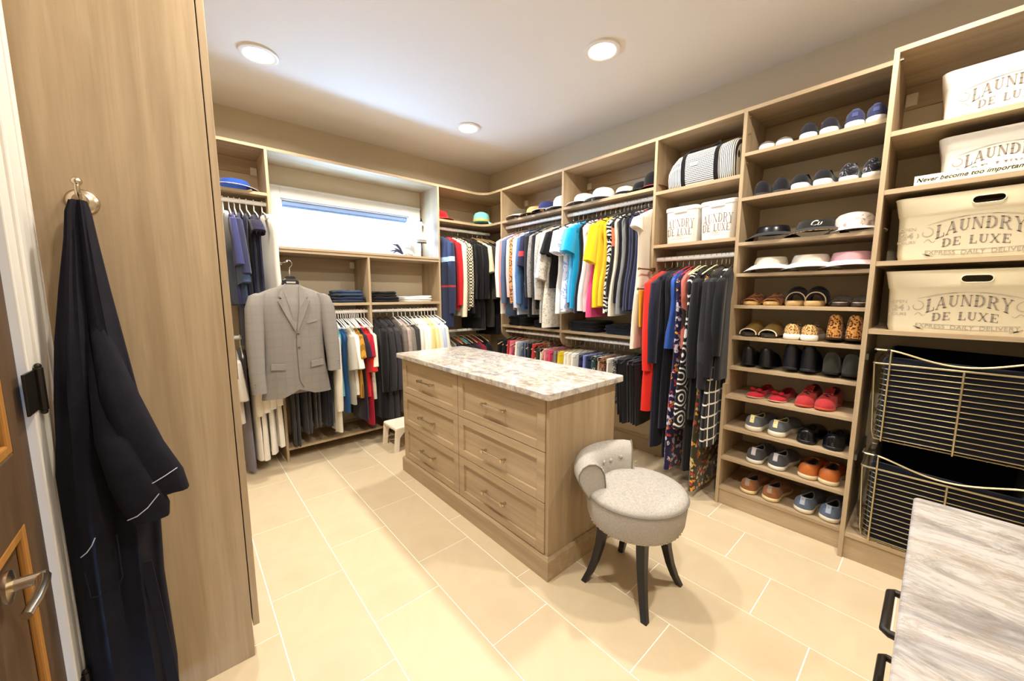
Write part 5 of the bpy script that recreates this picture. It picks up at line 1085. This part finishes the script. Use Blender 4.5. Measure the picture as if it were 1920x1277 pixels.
# ================================================================ wire baskets
def wbasket(label):
    t = thing('wire_basket', label, 'basket', (2.67, -.087, .66), 0, 'wire laundry baskets'); o = Vector((2.67, -.087, .66))
    xf, xb, ya, yb = 2.460, 2.88, .183, -.357
    def W(name, pts, r): m = MB(); m.tube([Vector(p)-o for p in pts], r, 6); return m.obj(name, WIRE, t, smooth=True)
    wv = [(xf, .128-(.43)*i/16, 1.098-.048*sin(PI*min(1, max(0, i/16)))**1.3) for i in range(17)]
    W('rim_wire', [(xf+.07, ya, 1.098), (xf+.01, ya, 1.098), (xf, ya-.012, 1.098), (xf, .14, 1.098)]+wv+[(xf, -.315, 1.098), (xf, yb+.012, 1.098), (xf+.01, yb, 1.098), (xf+.07, yb, 1.098)], .0042)
    W('rim_wire', [(xb, ya, 1.033), (xf+.01, ya, 1.033), (xf, ya-.01, 1.033), (xf, yb+.01, 1.033), (xf+.01, yb, 1.033), (xb, yb, 1.033), (xb, ya, 1.033)], .0042)
    for k in range(14):
        z = 1.008-.0253*k
        W('wire', [(xf+.42, .155, z), (xf+.03, .155, z), (xf+.004, .130, z), (xf+.004, -.305, z), (xf+.03, -.33, z), (xf+.42, -.33, z)], .0021)
    for y in (.128, -.095, -.310): W('upright_wire', [(xf-.002, y, 1.095 if y != -.095 else 1.033), (xf-.002, y, .668), (xf+.004, y, .660), (xb, y, .660)], .0038)
    W('side_wire', [(xf+.035, ya, 1.033), (xf+.035, .165, .70), (xf+.03, .155, .66), (xf+.03, -.33, .66), (xf+.035, -.34, .70), (xf+.035, yb, 1.033)], .0038)
    for y in (.10, .05, 0, -.05, -.14, -.19, -.24, -.28): W('wire', [(xf+.004, y, .664), (xb, y, .664)], .002)
    L = cloth('12131c')
    m = MB(); P = [rrect(xf+.012+a-o.x, xb-.01-o.x, -.322+a-o.y, .148-a-o.y, z-o.z, .02) for z, a in ((.670, .006), (.80, .002), (1.0, .0), (1.045, -.006), (1.058, 0))]
    for p in P[-2:]:
        for i, (x, y, z) in enumerate(p): p[i] = (x, y, z+.010*sin(y*40)+.02*(x > .1))
    m.loft(P+[[(x*.96, y*.96, z) for x, y, z in P[-1]], [(x*.94, y*.94, z-.15) for x, y, z in P[-1]]]); m.obj('liner', L, t, smooth=True)
    for y, s in ((P5-TH/2-.006, 1), (P6+TH/2+.006, -1)):
        m = MB(); m.box(xf+.03-o.x, xb-o.x, y-.006-o.y, y+.006-o.y, 1.04-o.z, 1.07-o.z); m.obj('runner', plain('6b6a66', .35, .9), t)
    m = MB(); m.tube([Vector((xf+.01, .176, 1.098))-o, Vector((xf, .13, 1.098))-o], .0065, 8); m.obj('grip', BLACK, t, smooth=True)
    return t
b1 = wbasket('upper brass-coloured wire basket with navy liner, below the lower LAUNDRY tub')
b2 = copy_tree(b1); b2.location.z -= .513; b2['label'] = 'lower brass-coloured wire basket with navy liner, partly behind the marble corner'
# ================================================================ hats
def hat(kind, label, loc, rz, crown, brim, under=None, r=.088, h=.075, fb=.075, dome=True, full=False, band=None, txt=None, tilt=0, sc=1):
    t = thing('visor' if not dome and not full else ('sun_hat' if full else 'cap'), label, 'hat', loc, rad(rz), 'hats on the shelves'); N = 28
    r *= sc
    zb = (.034 if dome else .050) if not full else .016
    if not dome and not full: h *= .78; fb *= 1.1
    prof = ([(r*1.04, zb), (r*1.03, zb+h*.35), (r*.97, zb+h*.65), (r*.80, zb+h*.90), (r*.45, zb+h*1.04), (.002, zb+h*1.08)] if dome else
            [(r*1.12, zb), (r*1.07, zb+h*.5), (r*.98, zb+h*.95), (r*.955, zb+h), (r*.94, zb+h*.97), (r*1.03, zb+h*.45), (r*1.09, zb+.001)])
    m = MB(); m.loft([[(a*cos(2*PI*j/N)*1.12, a*sin(2*PI*j/N), z) for j in range(N)] for a, z in prof], cap=dome); m.obj('crown' if dome else 'band', crown, t, smooth=True)
    # brim: crescent in front (towards local -x), or all the way round
    K = 20; rows = []
    a0 = 180 if full else 96
    for i in range(K+1):
        a = rad(180-a0+2*a0*i/K); f = 1 if full else .22+.78*max(0, cos(rad(-90+180*i/K)))**.5
        rr_ = []
        for u in (0, .35, .7, 1):
            rad_ = r*1.10+fb*f*u; z = zb+.002-.012*f*u*u if full else zb+.002-(zb-.004)*u**1.3*(1-.38*cos(PI/2*(2*i/K-1))**2)
            zz = z
            rr_.append((rad_*cos(a)*1.05, rad_*sin(a), max(.002, zz)))
        rows.append(rr_+[(x*.995, y*.995, z-.002) for x, y, z in rr_[::-1]])
    m = MB(); m.loft(rows, cap=not full); m.obj('brim', brim, t, smooth=True)
    if not full:
        m = MB(); m.tube([rows[i][3] for i in range(K+1)], .0018, 5); m.obj('brim_edge', under or brim, t, smooth=True)
    if band:
        m = MB(); m.loft([[(a*cos(2*PI*j/N)*1.13, a*sin(2*PI*j/N)*1.01, z) for j in range(N)] for a, z in ((r*1.05, zb+.003), (r*1.045, zb+.024))], cap=False); m.obj('hat_band', band, t, smooth=True)
    if txt:
        m = MB(); f = (lambda X, Y: (-r*1.10*1.09*cos(X/r)-.002, X*-1.0, Y)); font_text(m, txt, .05, 0, zb+h*.45, f, shear=.4, off=.02)
        ribbon(m, [(-.035+.07*i/8, zb+.008) for i in range(9)], .003, f); m.obj('lettering', plain('e9e6dc', .7), t)
    return t
WH = cloth('eeeae2'); XH = 2.735
hz_ = 1.670
hat('v', 'glossy black visor on the third shelf of the shoe tower', (2.72, .705, hz_), 12, plain('16161b', .25), cloth('16161b'), dome=False, h=.05, sc=.9)
hat('v', 'black visor with gold leopard lining and white lettering', (2.72, .498, hz_), 10, cloth('24231f'), cloth('24231f'), cloth('a8803c', 'spots', '6b4a20', '23180d', sc=1.4), dome=False, h=.055, txt='Cu', sc=.95)
q = hat('c', 'pink and white patterned cap at the right of the third shelf', (2.72, .340, hz_), 14, cloth('dccfc4', 'lace', 'a08a82', sc=.35), cloth('f3ecec'), cloth('f6f2f2'), h=.078, sc=.92, fb=.06)
hz_ = 1.484
hat('v', 'cream visor with a small dark bird-like mark, left of three pale visors', (2.71, .700, hz_), 14, cloth('cfc5b4'), WH, WH, dome=False, h=.055, sc=.88)
hat('v', 'plain cream visor in the middle of three pale visors', (2.71, .508, hz_), 12, cloth('d3c9b8'), WH, WH, dome=False, h=.055, sc=.9)
hat('v', 'dusty pink visor at the right of three pale visors', (2.71, .335, hz_), 10, cloth('c99aa0'), cloth('efd6da'), cloth('efd6da'), dome=False, h=.057, sc=.88)
zh = 2.112
hat('v', 'dark olive visor with cream brim, nearest the corner on the right wall shelf', (2.72, 2.93, zh), 15, cloth('4a4436'), cloth('d8ceb4'), cloth('e4dcc8'), dome=False, h=.06)
hat('c', 'tan straw-coloured cap between the olive and navy visors', (2.72, 2.73, zh), 12, cloth('c99a66'), cloth('8c6a48'), h=.065)
hat('v', 'navy visor with white-edged brim', (2.72, 2.555, zh), 12, cloth('2b2f5e'), cloth('2b2f5e'), WH, dome=False, h=.072)
hat('c', 'tall white cap beside the middle upright', (2.72, 2.375, zh), 12, WH, WH, h=.10)
hat('c', 'white cap with small dark badge, first right of the middle upright', (2.72, 2.13, zh), 12, cloth('dedad6'), WH, h=.072)
hat('c', 'white cap with lilac-tinted brim', (2.72, 1.935, zh), 12, WH, cloth('c8ccea'), h=.082)
hat('s', 'cream hat with black band and curled brim', (2.725, 1.73, zh), 12, cloth('e4dcc8'), cloth('dcd2ba'), h=.07, full=True, fb=.045, band=BK, sc=.85)
hat('c', 'small black cap behind the cream hat', (2.735, 1.585, zh), 12, BK, BK, h=.06, sc=.85, fb=.05)
hat('c', 'large black cap with red trim beside the striped bag unit', (2.70, 1.485, zh), 30, BK, cloth('b02c2c'), BK, h=.10, sc=.72, fb=.05)
hat('c', 'crumpled red cap at the left of the corner shelf', (2.10, 3.53, zh), 120, cloth('c81e22'), cloth('c81e22'), h=.07, sc=.85, fb=.06)
hat('c', 'turquoise cap with yellow top on the curved corner shelf', (2.57, 3.43, zh), 200, cloth('7fd6cc'), cloth('8fdcc8'), h=.10, sc=.95, band=cloth('e0c060'), fb=.06)
hat('v', 'royal blue visor with white edging on the shelf left of the window', (.375, 3.55, 2.107), 75, cloth('2c50a8'), cloth('2c50a8'), WH, dome=False, h=.045, sc=1.0, fb=.095)
# ================================================================ folded clothes
def folded(label, cat, x0, x1, y0, y1, z, h, mat, group, layers=2, nm='folded_garment'):
    t = thing(nm, label, cat, ((x0+x1)/2, (y0+y1)/2, z), rad(R.uniform(-2, 2)), group); hx, hy = (x1-x0)/2, (y1-y0)/2; n = 36
    for l_ in range(layers):
        za, zb = h*l_/layers, h*(l_+1)/layers-.0005; ins = .004+R.uniform(0, .008); ph = R.uniform(0, 6); rs = []
        for z_, k in ((za, .93), (za+(zb-za)*.2, .985), (za+(zb-za)*.5, 1), (za+(zb-za)*.8, .985), (zb, .92), (zb+.0002, .5)):
            r_ = []
            for j in range(n):
                a = 2*PI*j/n; x = math.copysign(abs(cos(a))**.35, cos(a)); y = math.copysign(abs(sin(a))**.35, sin(a))
                r_.append(((hx-ins)*x*k+.004*sin(3*a+ph), (hy-ins)*y*k+.003*sin(4*a+ph), z_+(.003*sin(2*a+ph)+.004*sin(5*x+ph))*(z_/h if l_ == layers-1 else .0)))
            rs.append(r_)
        m = MB(); m.loft(rs); m.obj('fold', mat, t, smooth=True)
JN = cloth('27344d', 'melange', '3f506e'); JN2 = cloth('1c2538', 'melange', '2c3850')
zz = 1.284; g = 'folded clothes below the window'
folded('folded mid-blue jeans lying on top, left shelf below the window', 'jeans', 1.00, 1.265, 3.42, 3.70, zz+.058, .048, JN, g)
folded('folded dark blue jeans beneath the mid-blue pair', 'jeans', 1.01, 1.270, 3.42, 3.71, zz, .056, JN2, g)
folded('folded charcoal sweater behind the jacket shoulder on the left shelf', 'sweater', .72, .97, 3.42, 3.70, zz, .075, cloth('35353a'), g, 3)
folded('upper black folded sweater on the right shelf below the window', 'sweater', 1.31, 1.58, 3.42, 3.70, zz+.05, .045, BK, g)
folded('lower black folded trousers on the right shelf below the window', 'trousers', 1.31, 1.60, 3.41, 3.70, zz, .048, BK2, g)
folded('white folded shirts on the right shelf below the window', 'shirt', 1.63, 1.95, 3.41, 3.68, zz, .055, cloth('efece4'), g, 3)
zz = 1.034; g = 'dark folded clothes under the hanging tops'
for ya, yb, h, lab, mt in ((2.72, 3.05, .09, 'black folded pile nearest the corner, under the hanging blouses', BK), (2.30, 2.68, .07, 'navy-black folded pile under the lace tunics', NV), (1.88, 2.22, .085, 'black folded pile under the turquoise top', cloth('151418')), (1.45, 1.84, .075, 'blue-black folded pile under the navy polos', cloth('181a26'))):
    folded(lab, 'clothes', 2.60, 2.90, ya, yb, zz, h, mt, g, 3)
# ================================================================ dress form and ornament on the ledge
t = thing('dress_form', 'miniature cream dress form on a black stand, right end of the window ledge', 'figurine', (1.885, 3.53, 1.724))
m = MB(); m.lathe([(.032, 0), (.034, .006), (.020, .012), (.006, .018), (.005, .05), (.009, .058), (.006, .066), (.009, .09), (.005, .10), (.004, .16), (.002, .16)], n=16); m.obj('stand', plain('1c1c22', .4), t, smooth=True)
DF = cloth('dcd3c2', 'hem', 'e8e0d0', sc=.2)
def er(a, b, z, n=20): return [(a*cos(2*PI*j/n), b*sin(2*PI*j/n), z) for j in range(n)]
m = MB(); m.loft([er(.052, .038, .155), er(.051, .037, .17), er(.044, .032, .20), (er(.037, .027, .235)), er(.040, .030, .26), er(.050, .037, .29), er(.050, .036, .31), er(.047, .030, .325), er(.030, .022, .337), er(.014, .014, .345), er(.013, .013, .358)]); m.obj('torso', DF, t, smooth=True)
m = MB(); m.lathe([(.014, .358), (.017, .364), (.008, .372), (.012, .382), (.002, .392)], n=12); m.obj('finial', plain('1a1a1e', .3), t, smooth=True)
m = MB(); m.loft([er(.0545, .0405, .150), er(.0545, .0405, .158)]); m.obj('base_trim', plain('2a3a4a', .5), t, smooth=True)
m = MB(); m.loft([er(.0525, .0385, .165), er(.0505, .0370, .178)], cap=False); m.obj('lace_band', cloth('8a7a66', 'lace', '3a3a44', sc=3), t, smooth=True)
m = MB(); m.loft([[(-.010*k, -.036-.003, z), (.010*k, -.039, z), (.010*k, -.036, z), (-.010*k, -.036, z)] for z, k in ((.318, 1), (.30, 1.1), (.275, .6), (.255, .3))]); m.obj('emblem', plain('5b5a56', .6), t)
t = thing('ornament', 'small white speckled bird ornament with dark blue tail feathers on the ledge', 'ornament', (1.70, 3.50, 1.724))
m = MB(); m.loft([[(x+0*a, .032*k*cos(a), .004+max(0, .034*k*(1+sin(a)))) for a in [2*PI*i/14 for i in range(14)]] for x, k in ((-.045, .25), (-.03, .7), (0, 1), (.03, .95), (.06, .7), (.085, .35), (.095, .1))]); m.obj('body', cloth('eeebe6', 'lace', '9a9a9e', sc=.5), t, smooth=True)
for i, (dx, dz, cu) in enumerate(((-.11, .085, .03), (-.09, .05, .01), (-.13, .02, .02), (-.07, .10, .02), (-.10, .0, .03))):
    m = MB(); P = [(-.035+dx*u, .004*i-.01, .02+dz*u+cu*sin(PI*u)) for u in (0, .3, .6, .85, 1)]; m.tube(P, [.006, .009, .008, .005, .001], 6); m.obj('feather', plain('2c3450', .7), t, smooth=True)
